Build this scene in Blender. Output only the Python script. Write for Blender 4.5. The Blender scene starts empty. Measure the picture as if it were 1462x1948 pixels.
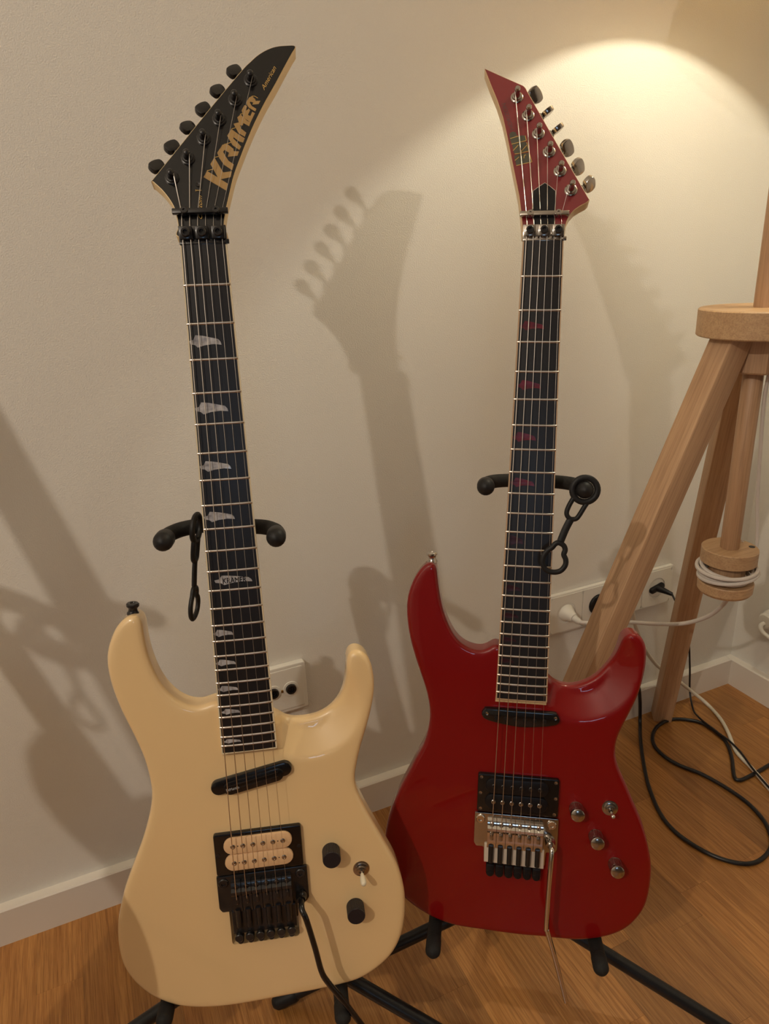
import bpy, bmesh, math, random, json
import numpy as np
from mathutils import Vector, Matrix
from mathutils.geometry import delaunay_2d_cdt, tessellate_polygon
random.seed(4)
SC = bpy.context.scene
COL = SC.collection
# measured metric data of the place (metres; guitar data in each guitar's own frame)
DT = json.loads(r'''{"cam":{"f":1341.7266509770097,"yaw":0.40759438344620263,"pitch":0.3478921922953463,"roll":-0.04241956476318383,"D":0.9243304790477629,"H":0.9039178427207938},"camM":[[0.91152,0.173951,-0.372655,0.0],[-0.409318,0.295896,-0.863078,-0.92433],[-0.039866,0.939248,0.340917,0.90392]],"room":{"Xc":1.2037617507014482,"hb":0.0608261846577638,"tb":0.01563465203040064,"xs":0.9995628925065881,"zs":0.28241933483864595,"xl":0.2512054946027831,"zl":0.28587635492131774},"L_body":[[-0.1008,-0.3432],[-0.1063,-0.3447],[-0.1121,-0.3488],[-0.1161,-0.3522],[-0.1225,-0.3621],[-0.1286,-0.377],[-0.1307,-0.3883],[-0.1304,-0.404],[-0.128,-0.4199],[-0.1231,-0.4403],[-0.1169,-0.459],[-0.1114,-0.4758],[-0.1068,-0.4926],[-0.1039,-0.5094],[-0.1027,-0.524],[-0.1025,-0.532],[-0.1047,-0.5464],[-0.1097,-0.5634],[-0.1171,-0.5832],[-0.1266,-0.6044],[-0.1344,-0.6214],[-0.1416,-0.6385],[-0.1471,-0.6561],[-0.1505,-0.6672],[-0.1528,-0.6811],[-0.154,-0.6964],[-0.1535,-0.7121],[-0.1513,-0.7263],[-0.1475,-0.7358],[-0.1436,-0.7443],[-0.1371,-0.7534],[-0.1286,-0.7638],[-0.1184,-0.772],[-0.1054,-0.7801],[-0.092,-0.7854],[-0.0783,-0.7887],[-0.0603,-0.7912],[-0.0391,-0.792],[-0.012,-0.7916],[0.018,-0.7903],[0.0472,-0.7892],[0.0707,-0.7876],[0.0945,-0.7842],[0.1112,-0.7771],[0.1266,-0.7664],[0.1361,-0.7564],[0.1444,-0.7413],[0.1497,-0.724],[0.1521,-0.7048],[0.1524,-0.6854],[0.1497,-0.6657],[0.1448,-0.6474],[0.1383,-0.6323],[0.1293,-0.6121],[0.1204,-0.5922],[0.1116,-0.571],[0.1069,-0.5566],[0.1057,-0.5458],[0.1062,-0.5384],[0.1079,-0.5326],[0.1103,-0.5218],[0.1153,-0.5053],[0.1225,-0.4851],[0.1286,-0.4649],[0.1322,-0.4466],[0.1324,-0.4322],[0.1303,-0.4176],[0.126,-0.408],[0.1204,-0.4028],[0.1137,-0.4012],[0.1077,-0.4041],[0.1054,-0.4109],[0.1046,-0.4231],[0.1028,-0.4372],[0.0979,-0.4531],[0.0903,-0.4635],[0.08,-0.4714],[0.0681,-0.4755],[0.0563,-0.4765],[0.0448,-0.4757],[0.0354,-0.4723],[0.0284,-0.4651],[0.0107,-0.4585],[-0.0099,-0.4504],[-0.0302,-0.4408],[-0.038,-0.4439],[-0.0483,-0.4454],[-0.0583,-0.4426],[-0.0687,-0.4355],[-0.0769,-0.4256],[-0.0838,-0.4129],[-0.0889,-0.3966],[-0.0919,-0.3807],[-0.093,-0.3651],[-0.0932,-0.3516],[-0.096,-0.3447]],"R_body":[[-0.1053,-0.3437],[-0.1113,-0.346],[-0.1182,-0.3535],[-0.124,-0.3631],[-0.1288,-0.3758],[-0.1315,-0.3885],[-0.1316,-0.4031],[-0.1297,-0.4198],[-0.1261,-0.4366],[-0.1204,-0.4552],[-0.1137,-0.474],[-0.107,-0.4928],[-0.1029,-0.5097],[-0.1015,-0.5248],[-0.1034,-0.5423],[-0.1081,-0.5601],[-0.1154,-0.5749],[-0.1227,-0.5916],[-0.1306,-0.6085],[-0.1372,-0.6239],[-0.1432,-0.6408],[-0.1477,-0.6576],[-0.1498,-0.6728],[-0.1501,-0.6874],[-0.1484,-0.7054],[-0.1436,-0.7237],[-0.1349,-0.7423],[-0.1245,-0.7537],[-0.1131,-0.7623],[-0.0964,-0.7715],[-0.0871,-0.7753],[-0.0742,-0.7791],[-0.0586,-0.7818],[-0.0348,-0.7827],[-0.0139,-0.7835],[0.0193,-0.784],[0.033,-0.7831],[0.0534,-0.7832],[0.0777,-0.7821],[0.095,-0.7787],[0.1107,-0.7737],[0.1249,-0.766],[0.135,-0.7574],[0.1435,-0.7459],[0.1504,-0.7318],[0.1538,-0.7139],[0.1548,-0.6949],[0.1539,-0.679],[0.1504,-0.6621],[0.1462,-0.6468],[0.1413,-0.6316],[0.1353,-0.6179],[0.1286,-0.6044],[0.1219,-0.5895],[0.1145,-0.5746],[0.1093,-0.5624],[0.1066,-0.5501],[0.1067,-0.5403],[0.1092,-0.529],[0.113,-0.5189],[0.1184,-0.5054],[0.1258,-0.4862],[0.1303,-0.4673],[0.1329,-0.4486],[0.133,-0.4344],[0.1313,-0.4243],[0.127,-0.4164],[0.1221,-0.4126],[0.1163,-0.4119],[0.1107,-0.4143],[0.1073,-0.4206],[0.1059,-0.4288],[0.1028,-0.4407],[0.0977,-0.4507],[0.0888,-0.4631],[0.0815,-0.4708],[0.0721,-0.4767],[0.0625,-0.4805],[0.0528,-0.4819],[0.0409,-0.4796],[0.0327,-0.4745],[0.0279,-0.4678],[0.0071,-0.4571],[-0.0139,-0.4426],[-0.0307,-0.4333],[-0.0385,-0.4407],[-0.0484,-0.443],[-0.0586,-0.4413],[-0.0679,-0.4367],[-0.0763,-0.4284],[-0.0849,-0.4132],[-0.0916,-0.3948],[-0.0956,-0.3764],[-0.0981,-0.3606],[-0.0998,-0.3475],[-0.102,-0.3442]],"L_head":[[0.098,0.1936],[0.0885,0.1941],[0.078,0.1928],[0.0686,0.189],[0.0602,0.1835],[0.0529,0.1767],[0.0456,0.1693],[0.0157,0.1338],[-0.0134,0.098],[-0.0419,0.063],[-0.0425,0.0618],[-0.0417,0.0602],[-0.0399,0.0583],[-0.0348,0.0529],[-0.0298,0.0458],[-0.0259,0.0387],[-0.0235,0.0316],[-0.0224,0.0235],[-0.0219,0.0165],[-0.0217,0.0072],[0.0194,0.0061],[0.0193,0.0154],[0.0206,0.0248],[0.0227,0.0341],[0.027,0.0494],[0.0319,0.0658],[0.0387,0.0824],[0.046,0.0991],[0.0545,0.117],[0.0649,0.1364],[0.0752,0.1535],[0.0857,0.1719],[0.0934,0.1852]],"R_head":[[-0.0673,0.1983],[-0.0466,0.1873],[-0.0252,0.1761],[-0.0226,0.1734],[-0.0208,0.1695],[0.0014,0.1276],[0.0235,0.0865],[0.0453,0.0461],[0.0465,0.0444],[0.0433,0.0411],[0.0373,0.0379],[0.0313,0.0336],[0.0269,0.0281],[0.0239,0.0215],[0.0226,0.0149],[0.0219,0.0061],[-0.0212,0.0067],[-0.0221,0.0189],[-0.0235,0.0312],[-0.0261,0.0492],[-0.031,0.0719],[-0.0359,0.0948],[-0.0403,0.1157],[-0.0458,0.139],[-0.0523,0.1591],[-0.0605,0.1794]],"L_btn":[[0.038,0.1808],[0.0211,0.1608],[0.0062,0.1424],[-0.0091,0.1241],[-0.0249,0.1047],[-0.04,0.0856]],"L_post":[[-0.0246,0.0637],[-0.0093,0.0823],[0.0063,0.1012],[0.0215,0.1199],[0.0373,0.1391],[0.053,0.1586]],"R_btn":[[-0.0117,0.1779],[0.0012,0.1567],[0.0123,0.1363],[0.0235,0.1143],[0.0354,0.0925],[0.0473,0.0722]],"R_post":[[-0.0317,0.1618],[-0.0194,0.1404],[-0.0081,0.1192],[0.0035,0.0983],[0.0152,0.0764],[0.0268,0.0548]],"truss":[[0.0001,0.063],[0.0051,0.0592],[0.0112,0.0538],[0.0113,0.0428],[0.0112,0.0317],[0.0107,0.016],[-0.0101,0.0163],[-0.0117,0.0321],[-0.0118,0.0433],[-0.0116,0.0543],[-0.0057,0.0589]],"logoK":[[[0.0038,0.0639],[0.0072,0.0699],[0.0166,0.0635],[0.0107,0.0764],[0.0147,0.0829],[0.0218,0.0682],[0.0297,0.0692],[0.0283,0.0636],[0.0191,0.0616],[0.0252,0.0573],[0.0234,0.0506]],[[0.0176,0.0873],[0.0227,0.095],[0.0267,0.0964],[0.0326,0.091],[0.0327,0.0887],[0.0376,0.0885],[0.0359,0.0843],[0.0269,0.0833],[0.0283,0.0873],[0.0242,0.0901],[0.023,0.0881],[0.0249,0.0839],[0.0274,0.0794],[0.0319,0.0758],[0.0301,0.0702],[0.023,0.0756],[0.0191,0.0823]],[[0.0277,0.1039],[0.032,0.1104],[0.0382,0.1051],[0.0436,0.1012],[0.0418,0.097],[0.0385,0.0981],[0.0336,0.1023],[0.033,0.1012],[0.0368,0.097],[0.0398,0.0931],[0.0379,0.0899],[0.032,0.0946],[0.0306,0.0974]],[[0.0343,0.1156],[0.0392,0.1169],[0.0381,0.1218],[0.0414,0.1247],[0.0469,0.1184],[0.0499,0.1167],[0.0484,0.113],[0.0434,0.1162],[0.0427,0.1139],[0.0401,0.114],[0.0411,0.1106],[0.0454,0.1067],[0.0437,0.1027],[0.0383,0.1064],[0.0362,0.1112]],[[0.0426,0.1288],[0.0456,0.1339],[0.0479,0.1329],[0.0465,0.1282],[0.0493,0.1304],[0.0504,0.1287],[0.0481,0.1242],[0.0503,0.1231],[0.0522,0.1273],[0.0547,0.1259],[0.0499,0.1167],[0.0438,0.1218]],[[0.0476,0.1369],[0.0503,0.1414],[0.053,0.1428],[0.0559,0.1397],[0.0561,0.138],[0.0606,0.1382],[0.0587,0.1349],[0.0527,0.1343],[0.0538,0.1363],[0.0513,0.1374],[0.0507,0.1363],[0.0523,0.1329],[0.0563,0.1301],[0.0551,0.1276],[0.0496,0.1312],[0.0479,0.1341]]],"logoKl":[[[0.0072,0.0701],[0.0127,0.0715]],[[0.015,0.0829],[0.0193,0.0839]],[[0.0243,0.0955],[0.0306,0.0972]],[[0.032,0.1104],[0.036,0.1118]],[[0.0408,0.1248],[0.0445,0.1259]],[[0.053,0.1428],[0.0556,0.1428],[0.0584,0.1409]]],"esp":[[[-0.0376,0.1152],[-0.0382,0.1202],[-0.0369,0.1221],[-0.0344,0.1229],[-0.0317,0.122],[-0.0297,0.1178],[-0.027,0.1181],[-0.0221,0.1182],[-0.0211,0.1164],[-0.0204,0.1126],[-0.0353,0.1087]],[[-0.0349,0.1082],[-0.0281,0.11],[-0.0212,0.1109],[-0.0195,0.1092],[-0.0172,0.1003],[-0.026,0.0986],[-0.0305,0.097],[-0.0328,0.0988]],[[-0.0326,0.0949],[-0.0278,0.097],[-0.017,0.0985],[-0.014,0.0878],[-0.0296,0.084]]],"espl":[[[-0.0371,0.115],[-0.0297,0.1172],[-0.0276,0.1175],[-0.0284,0.1194]],[[-0.0355,0.1085],[-0.0203,0.1122],[-0.0216,0.1179]],[[-0.0337,0.1011],[-0.0285,0.1073]],[[-0.026,0.0991],[-0.0197,0.1068]],[[-0.0318,0.0973],[-0.0278,0.0977],[-0.0171,0.1002],[-0.0198,0.1102]],[[-0.0314,0.0899],[-0.0272,0.0938]],[[-0.0222,0.0921],[-0.0219,0.0953],[-0.0201,0.096]],[[-0.0298,0.084],[-0.0138,0.0878],[-0.017,0.0985]]],"hz":[[-0.0336,0.1258],[-0.0434,0.1565]],"am":[[0.0649,0.1485],[0.0781,0.1714]],"cu":[[0.0,0.0239],[0.0012,0.0465]],"tscrew":[[-0.0015,0.0569],[-0.0016,0.0511]],"inlay":[[-0.022,-0.1479],[-0.0181,-0.1469],[-0.0158,-0.1428],[-0.0094,-0.1436],[-0.0021,-0.1453],[0.0052,-0.1472],[0.0072,-0.1496],[0.0079,-0.1524],[0.001,-0.1515],[-0.0077,-0.1522],[-0.0145,-0.1541],[-0.017,-0.1517],[-0.0212,-0.1507]],"strap":{"ring":[0.0531,-0.2554],"link":[[0.0426,-0.263],[0.0374,-0.2737],[0.0359,-0.2813],[0.0395,-0.2862],[0.0453,-0.2863],[0.0488,-0.2823],[0.0541,-0.2723],[0.057,-0.2677]],"bar":[[0.0405,-0.2864],[0.0357,-0.2973],[0.0312,-0.3104]],"key":[[0.0291,-0.3123],[0.0344,-0.3149],[0.0364,-0.3197],[0.0352,-0.3248],[0.0375,-0.3301],[0.0373,-0.3362],[0.0328,-0.3423],[0.0255,-0.3442],[0.0177,-0.3421],[0.0136,-0.3351],[0.0143,-0.3273],[0.0184,-0.321],[0.0227,-0.3177],[0.0255,-0.314]]},"L":[[0.960177,0.062833,-0.272237,0.13058],[-0.279172,0.17692,-0.943802,-0.23451],[-0.011137,0.982218,0.187416,0.92169]],"Lw":[0.04009,0.05416],"R":[[0.849143,0.147944,-0.50702,0.46736],[-0.527208,0.179702,-0.830517,-0.28315],[-0.031757,0.972533,0.23059,0.91352]],"Rw":[0.03982,0.05475],"arm_L":[[0.0402,-0.6576,0.02],[0.0443,-0.6765,0.02],[0.0508,-0.7098,0.02],[0.0557,-0.7387,0.02],[0.0623,-0.7541,0.02],[0.0749,-0.7754,0.02],[0.0914,-0.8058,0.02],[0.1002,-0.8222,0.02]],"arm_R":[[0.0383,-0.6602,0.02],[0.0382,-0.7041,0.02],[0.0379,-0.7473,0.02],[0.039,-0.7515,0.02],[0.0486,-0.782,0.02],[0.064,-0.8352,0.02]],"hbpoles_R":[[-0.0267,-0.6173,-0.003],[0.028,-0.6186,-0.003],[0.0062,-0.6004,-0.003]],"lampcord":[[0.8253,-0.28,0.4293],[0.8457,-0.25,0.3848],[0.8576,-0.215,0.3444],[0.8588,-0.17,0.3098],[0.8372,-0.135,0.2974],[0.8089,-0.1,0.2908],[0.777,-0.075,0.2839],[0.7449,-0.058,0.2871],[0.7333,-0.052,0.2945]],"lampcord2":[[0.8595,-0.28,0.4843],[0.8472,-0.28,0.5628],[0.8316,-0.285,0.6421],[0.819,-0.29,0.7085],[0.8089,-0.3,0.758],[0.8097,-0.3,0.8157]],"whitecable":[[0.8607,-0.035,0.3011],[0.858,-0.05,0.2903],[0.8777,-0.045,0.2394],[0.9172,-0.035,0.1736],[0.9477,-0.03,0.134],[0.974,-0.03,0.107],[1.0257,-0.03,0.0629],[1.0631,-0.032,0.0284],[1.0858,-0.0539,0.0038],[1.07,-0.1013,0.0038],[1.0476,-0.1401,0.0038],[1.0166,-0.1852,0.0038],[1.0037,-0.2304,0.0038],[0.9866,-0.2789,0.0038],[0.968,-0.3318,0.0038]],"thincable":[[0.9507,-0.045,0.2914],[0.9682,-0.05,0.2684],[0.9993,-0.045,0.2244],[1.0304,-0.035,0.1645],[1.0499,-0.03,0.0893],[1.0584,-0.03,0.03],[1.0399,-0.0594,0.0095],[1.0304,-0.0819,0.0095],[1.0269,-0.1048,0.0095],[1.025,-0.1315,0.0095],[1.024,-0.1612,0.0095],[1.0158,-0.1943,0.0095],[0.9975,-0.2364,0.0095],[0.9826,-0.2812,0.0095],[0.9671,-0.3316,0.0095]],"thickcable":[[0.7993,-0.05,0.2733],[0.8333,-0.035,0.2107],[0.8829,-0.028,0.14],[0.914,-0.028,0.0925],[0.9223,-0.03,0.0544],[0.9244,-0.034,0.0038],[0.8825,-0.0805,0.0038],[0.8355,-0.1402,0.0038],[0.8025,-0.1889,0.0038],[0.7773,-0.2389,0.0038],[0.7692,-0.277,0.0038],[0.7732,-0.3107,0.0038],[0.784,-0.3412,0.0038],[0.8012,-0.3644,0.0038],[0.8215,-0.3779,0.0038],[0.8465,-0.3796,0.0038],[0.8796,-0.3689,0.0038],[0.9048,-0.3446,0.0038],[0.919,-0.316,0.0038],[0.9256,-0.2815,0.0038],[0.9221,-0.2399,0.0038],[0.9121,-0.1993,0.0038],[0.8945,-0.1632,0.0038],[0.8892,-0.1325,0.0038],[0.8956,-0.1029,0.0038],[0.9148,-0.0785,0.0038],[0.944,-0.0617,0.0038],[0.9783,-0.0569,0.0038],[1.0054,-0.0688,0.0038],[1.0268,-0.092,0.0038],[1.0303,-0.1221,0.0038],[1.0221,-0.1563,0.0038],[0.9973,-0.191,0.0038],[0.9677,-0.2207,0.0038],[0.9563,-0.234,0.0038],[0.9576,-0.2407,0.0038],[0.9687,-0.2427,0.0038],[1.0014,-0.2411,0.0038],[1.0501,-0.2365,0.0038],[1.0953,-0.2336,0.0038]],"rplug":[1.2038,-0.0733,0.1887],"prong_L":[[0.0744,-0.7982,0.021],[-0.1136,-0.7864,0.001]],"prong_R":[[-0.0875,-0.7866,0.028],[0.0996,-0.7885,0.022]],"hub_L":[0.1034,-0.2973,0.15],"huby_L":-0.7707752123107727,"hub_R":[0.3912,-0.3589,0.135],"huby_R":-0.7820169007565309,"stands":{"L":[[320.5,0.3],[173.0,0.3],[66.75,0.24]],"R":[[314.0,0.3],[163.5,0.3],[58.75,0.24]]},"scoopL":[0.06194045023289364,-0.4569011567047554,0.058614297139178984,0.52,0.03],"scoopR":[0.06388581726399989,-0.4542312530640605,0.06367424696729426,0.5,0.031],"hornL":[-0.1035,-0.3462],"hornR":[-0.105,-0.3464],"brL":[20,15,25,10,20,15],"brR":[35,110,110,48,58,68],"third_rot":[10,-4,32],"third":[-0.4408,-0.1338,0.1497]}''')
# ------------------------------------------------------------------ camera
cm = bpy.data.cameras.new('camera'); cam = bpy.data.objects.new('camera', cm); COL.objects.link(cam)
Mc = DT['camM']
cam.matrix_world = Matrix([Mc[0], Mc[1], Mc[2], [0, 0, 0, 1]])
cm.sensor_fit = 'VERTICAL'; cm.sensor_height = 24.0; cm.lens = 24.0 * DT['cam']['f'] / 1948.0
cm.clip_start = 0.02; cm.clip_end = 50
SC.camera = cam
# ------------------------------------------------------------------ world, lights, exposure
w = bpy.data.worlds.new('world'); SC.world = w; w.use_nodes = True
bg = w.node_tree.nodes['Background']; bg.inputs[0].default_value = (1.0, 0.80, 0.62, 1); bg.inputs[1].default_value = 0.05
SC.view_settings.view_transform = 'Standard'; SC.view_settings.look = 'None'
SC.view_settings.exposure = 0.0; SC.view_settings.gamma = 1.0
def lamp(name, loc, power, color, size):
    l = bpy.data.lights.new(name, 'POINT'); l.energy = power; l.color = color; l.shadow_soft_size = size
    o = bpy.data.objects.new(name, l); COL.objects.link(o); o.location = loc; return o
# room lamp up to the left of the photographer; bulb of the tripod lamp inside its shade
lamp('room_lamp_light', (-1.236, -1.361, 1.857), 45.0, (1.0, 0.885, 0.745), 0.018)
lamp('tripod_bulb_light', (0.830, -0.312, 1.410), 7.8, (1.0, 0.935, 0.72), 0.022)
sl = bpy.data.lights.new('cool_reflection_light', 'AREA'); sl.shape = 'RECTANGLE'; sl.size = 0.32; sl.size_y = 0.2; sl.energy = 1.1; sl.color = (0.45, 0.7, 1.0)  # cool area light added behind the camera for bluish reflections in the chrome
so = bpy.data.objects.new('cool_reflection_light', sl); COL.objects.link(so); so.location = (-0.55, -2.3, 1.0)
so.rotation_euler = (Vector((0.35, -0.4, 0.3)) - so.location).to_track_quat('-Z', 'Y').to_euler()
# ------------------------------------------------------------------ materials
def mat(name, color, rough=0.5, metal=0.0, coat=0.0, spec=0.5, bump=None, var=None, trans=None, coatr=0.03):
    m = bpy.data.materials.new(name); m.use_nodes = True; nt = m.node_tree; b = nt.nodes['Principled BSDF']
    b.inputs['Base Color'].default_value = (*color, 1); b.inputs['Roughness'].default_value = rough
    b.inputs['Metallic'].default_value = metal; b.inputs['Coat Weight'].default_value = coat
    b.inputs['Coat Roughness'].default_value = coatr; b.inputs['Specular IOR Level'].default_value = spec
    tc = nt.nodes.new('ShaderNodeTexCoord')
    if bump:
        sc, st, dist = bump
        n = nt.nodes.new('ShaderNodeTexNoise'); n.inputs['Scale'].default_value = sc; n.inputs['Detail'].default_value = 3
        bp = nt.nodes.new('ShaderNodeBump'); bp.inputs['Strength'].default_value = st; bp.inputs['Distance'].default_value = dist
        nt.links.new(tc.outputs['Object'], n.inputs['Vector']); nt.links.new(n.outputs['Fac'], bp.inputs['Height']); nt.links.new(bp.outputs['Normal'], b.inputs['Normal'])
    if var:
        sc, c2 = var
        n = nt.nodes.new('ShaderNodeTexNoise'); n.inputs['Scale'].default_value = sc; n.inputs['Detail'].default_value = 4
        mx = nt.nodes.new('ShaderNodeMix'); mx.data_type = 'RGBA'
        mx.inputs[6].default_value = (*color, 1); mx.inputs[7].default_value = (*c2, 1)
        nt.links.new(tc.outputs['Object'], n.inputs['Vector']); nt.links.new(n.outputs['Fac'], mx.inputs[0]); nt.links.new(mx.outputs[2], b.inputs['Base Color'])
    return m
def wood(name, c1, c2, stretch, rough=0.45, coat=0.0, rnd=0.0, fine=90, bump=0.15, cont=.8):
    m = bpy.data.materials.new(name); m.use_nodes = True; nt = m.node_tree; b = nt.nodes['Principled BSDF']; N = nt.nodes.new; Lk = nt.links.new
    b.inputs['Roughness'].default_value = rough; b.inputs['Coat Weight'].default_value = coat; b.inputs['Coat Roughness'].default_value = 0.2
    tc = N('ShaderNodeTexCoord'); oi = N('ShaderNodeObjectInfo')
    mp = N('ShaderNodeMapping'); mp.inputs['Scale'].default_value = stretch
    ad = N('ShaderNodeVectorMath'); ad.operation = 'ADD'; ml = N('ShaderNodeVectorMath'); ml.operation = 'SCALE'; ml.inputs['Scale'].default_value = 37.0
    cb = N('ShaderNodeCombineXYZ'); Lk(oi.outputs['Random'], cb.inputs[0]); Lk(oi.outputs['Random'], cb.inputs[1]); Lk(oi.outputs['Random'], cb.inputs[2]); Lk(cb.outputs[0], ml.inputs[0])
    Lk(tc.outputs['Object'], ad.inputs[0]); Lk(ml.outputs[0], ad.inputs[1]); Lk(ad.outputs[0], mp.inputs[0])
    n1 = N('ShaderNodeTexNoise'); n1.inputs['Scale'].default_value = fine * .25; n1.inputs['Detail'].default_value = 5; n1.inputs['Distortion'].default_value = 0.6
    n2 = N('ShaderNodeTexNoise'); n2.inputs['Scale'].default_value = fine; n2.inputs['Detail'].default_value = 3
    Lk(mp.outputs[0], n1.inputs[0]); Lk(mp.outputs[0], n2.inputs[0])
    r1 = N('ShaderNodeValToRGB'); r1.color_ramp.elements[0].position = 0.32; r1.color_ramp.elements[0].color = (*c2, 1); r1.color_ramp.elements[1].position = 0.66; r1.color_ramp.elements[1].color = (*c1, 1)
    Lk(n1.outputs['Fac'], r1.inputs[0])
    r2 = N('ShaderNodeValToRGB'); r2.color_ramp.elements[0].position = 0.38; r2.color_ramp.elements[0].color = (0.55, 0.5, 0.45, 1); r2.color_ramp.elements[1].position = 0.52; r2.color_ramp.elements[1].color = (1, 1, 1, 1)
    Lk(n2.outputs['Fac'], r2.inputs[0])
    mx = N('ShaderNodeMix'); mx.data_type = 'RGBA'; mx.blend_type = 'MULTIPLY'; mx.inputs[0].default_value = cont
    Lk(r1.outputs[0], mx.inputs[6]); Lk(r2.outputs[0], mx.inputs[7])
    hs = N('ShaderNodeHueSaturation'); mr = N('ShaderNodeMapRange'); mr.inputs[3].default_value = 1 - rnd; mr.inputs[4].default_value = 1 + rnd
    Lk(oi.outputs['Random'], mr.inputs[0]); Lk(mr.outputs[0], hs.inputs['Value']); Lk(mx.outputs[2], hs.inputs['Color']); Lk(hs.outputs[0], b.inputs['Base Color'])
    bp = N('ShaderNodeBump'); bp.inputs['Strength'].default_value = bump; bp.inputs['Distance'].default_value = 0.0004
    Lk(n2.outputs['Fac'], bp.inputs['Height']); Lk(bp.outputs[0], b.inputs['Normal'])
    return m
M = {}
M['wall'] = mat('wall_paint', (0.80, 0.77, 0.71), 0.75, spec=0.25, bump=(620, 0.55, 0.0013))
M['darkwall'] = mat('reflection_dark_wall', (0.13, 0.11, 0.10), 0.8)  # unseen front wall, darkness added so black and glossy parts reflect less
M['trim'] = mat('white_trim_paint', (0.80, 0.74, 0.66), 0.4, bump=(60, 0.06, 0.001))
M['plastic'] = mat('white_plastic', (0.80, 0.77, 0.70), 0.3)
M['plank'] = wood('oak_plank', (0.48, 0.222, 0.060), (0.33, 0.132, 0.030), (9, 0.22, 9), 0.40, 0.25, 0.24, 120, 0.25, .6)
M['floorbase'] = mat('floor_joint', (0.16, 0.08, 0.03), 0.7)
M['lampwood'] = wood('oiled_oak', (0.56, 0.35, 0.20), (0.47, 0.28, 0.155), (9, 9, 0.25), 0.5, 0.0, 0.06, 60, .08, .35)
M['lampwood_y'] = wood('oiled_oak_disc', (0.60, 0.39, 0.21), (0.52, 0.32, 0.17), (0.4, 9, 9), 0.5, 0.0, 0.06, 60, .08, .35)
M['cream'] = mat('cream_lacquer', (0.86, 0.61, 0.31), 0.35, coat=1.0, coatr=0.03)
M['red'] = mat('red_lacquer', (0.21, 0.0025, 0.0025), 0.4, spec=.15, coat=.8, coatr=0.02)
M['redhead'] = mat('red_headstock_lacquer', (0.19, 0.008, 0.012), 0.35, coat=0.8, coatr=0.06)
M['blackgloss'] = mat('black_gloss', (0.006, 0.005, 0.005), 0.22, spec=.35, coat=0.35)
M['blackmetal'] = mat('black_metal', (0.02, 0.018, 0.018), 0.28, metal=0.4, coat=0.3)
M['blackplastic'] = mat('black_plastic', (0.008, 0.007, 0.008), 0.35, spec=.3)
M['blackcap'] = mat('black_knurled_cap', (0.010, 0.007, 0.010), 0.5, bump=(900, 0.4, 0.0006))
M['foam'] = mat('black_foam', (0.014, 0.013, 0.012), 0.75, spec=.3, bump=(500, 0.4, 0.0006))
M['rubber'] = mat('black_rubber', (0.012, 0.011, 0.011), 0.5, spec=.3)
M['tube'] = mat('black_tube', (0.012, 0.012, 0.013), 0.3, metal=0.2, bump=(700, 0.2, 0.0003))
M['chrome'] = mat('chrome', (0.62, 0.58, 0.54), 0.10, metal=1.0)
M['smoke'] = mat('smoked_chrome', (0.42, 0.38, 0.34), 0.16, metal=1.0)
M['steel'] = mat('nickel_fret', (0.72, 0.66, 0.60), 0.28, metal=1.0)
M['string'] = mat('steel_string', (0.62, 0.58, 0.55), 0.3, metal=1.0)
M['board'] = mat('ebony_board', (0.010, 0.008, 0.008), 0.36, bump=(300, 0.1, 0.0003))
M['bindL'] = mat('white_binding', (0.74, 0.62, 0.42), 0.4)
M['bindR'] = mat('aged_binding', (0.52, 0.34, 0.20), 0.4)
M['maple'] = mat('maple_neck', (0.66, 0.46, 0.24), 0.4, coat=0.3)
M['headside'] = mat('cream_head_side', (0.76, 0.56, 0.27), 0.4, coat=0.3)
M['pearl'] = mat('pearl_inlay', (0.75, 0.72, 0.72), 0.25, coat=.5, var=(170, (0.06, 0.055, 0.07)))
M['redpearl'] = mat('red_inlay', (0.22, 0.012, 0.03), 0.3, var=(190, (0.015, 0.004, 0.008)))
M['darkpearl'] = mat('maroon_inlay', (0.055, 0.006, 0.012), 0.3, var=(190, (0.012, 0.006, 0.008)))
M['gold'] = mat('gold_wood_logo', (0.44, 0.27, 0.09), 0.45, coat=.3, var=(60, (0.36, 0.20, 0.06)))
M['goldline'] = mat('gold_line', (0.62, 0.38, 0.10), 0.4, metal=0.2)
M['greylogo'] = mat('grey_logo_fill', (0.10, 0.095, 0.07), 0.3, metal=0.3)
M['engrave'] = mat('dark_engraved_letter', (0.09, 0.05, 0.05), 0.5)
M['whiteprint'] = mat('white_print', (0.6, 0.6, 0.6), 0.5)
M['cobbin'] = mat('cream_bobbin', (0.78, 0.50, 0.27), 0.35)
M['creamplate'] = mat('cream_plate', (0.62, 0.52, 0.42), 0.35)
M['cord'] = mat('white_fabric_cord', (0.72, 0.66, 0.60), 0.8, bump=(900, 0.5, 0.0008))
M['whitecable'] = mat('white_cable', (0.72, 0.66, 0.54), 0.45)
M['blackcable'] = mat('black_cable', (0.010, 0.009, 0.010), 0.32)
M['slate'] = mat('slate_grey_plastic', (0.13, 0.14, 0.15), 0.6)
M['brass'] = mat('brass', (0.45, 0.30, 0.12), 0.4, metal=1.0)
M['ivory'] = mat('ivory_tip', (0.74, 0.66, 0.50), 0.35)
mm = bpy.data.materials.new('shade_fabric'); mm.use_nodes = True; nt = mm.node_tree; nt.nodes.clear()
o_ = nt.nodes.new('ShaderNodeOutputMaterial'); d_ = nt.nodes.new('ShaderNodeBsdfDiffuse'); t_ = nt.nodes.new('ShaderNodeBsdfTranslucent'); x_ = nt.nodes.new('ShaderNodeMixShader')
d_.inputs[0].default_value = (0.7, 0.62, 0.48, 1); t_.inputs[0].default_value = (0.80, 0.66, 0.45, 1); x_.inputs[0].default_value = 0.55
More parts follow.
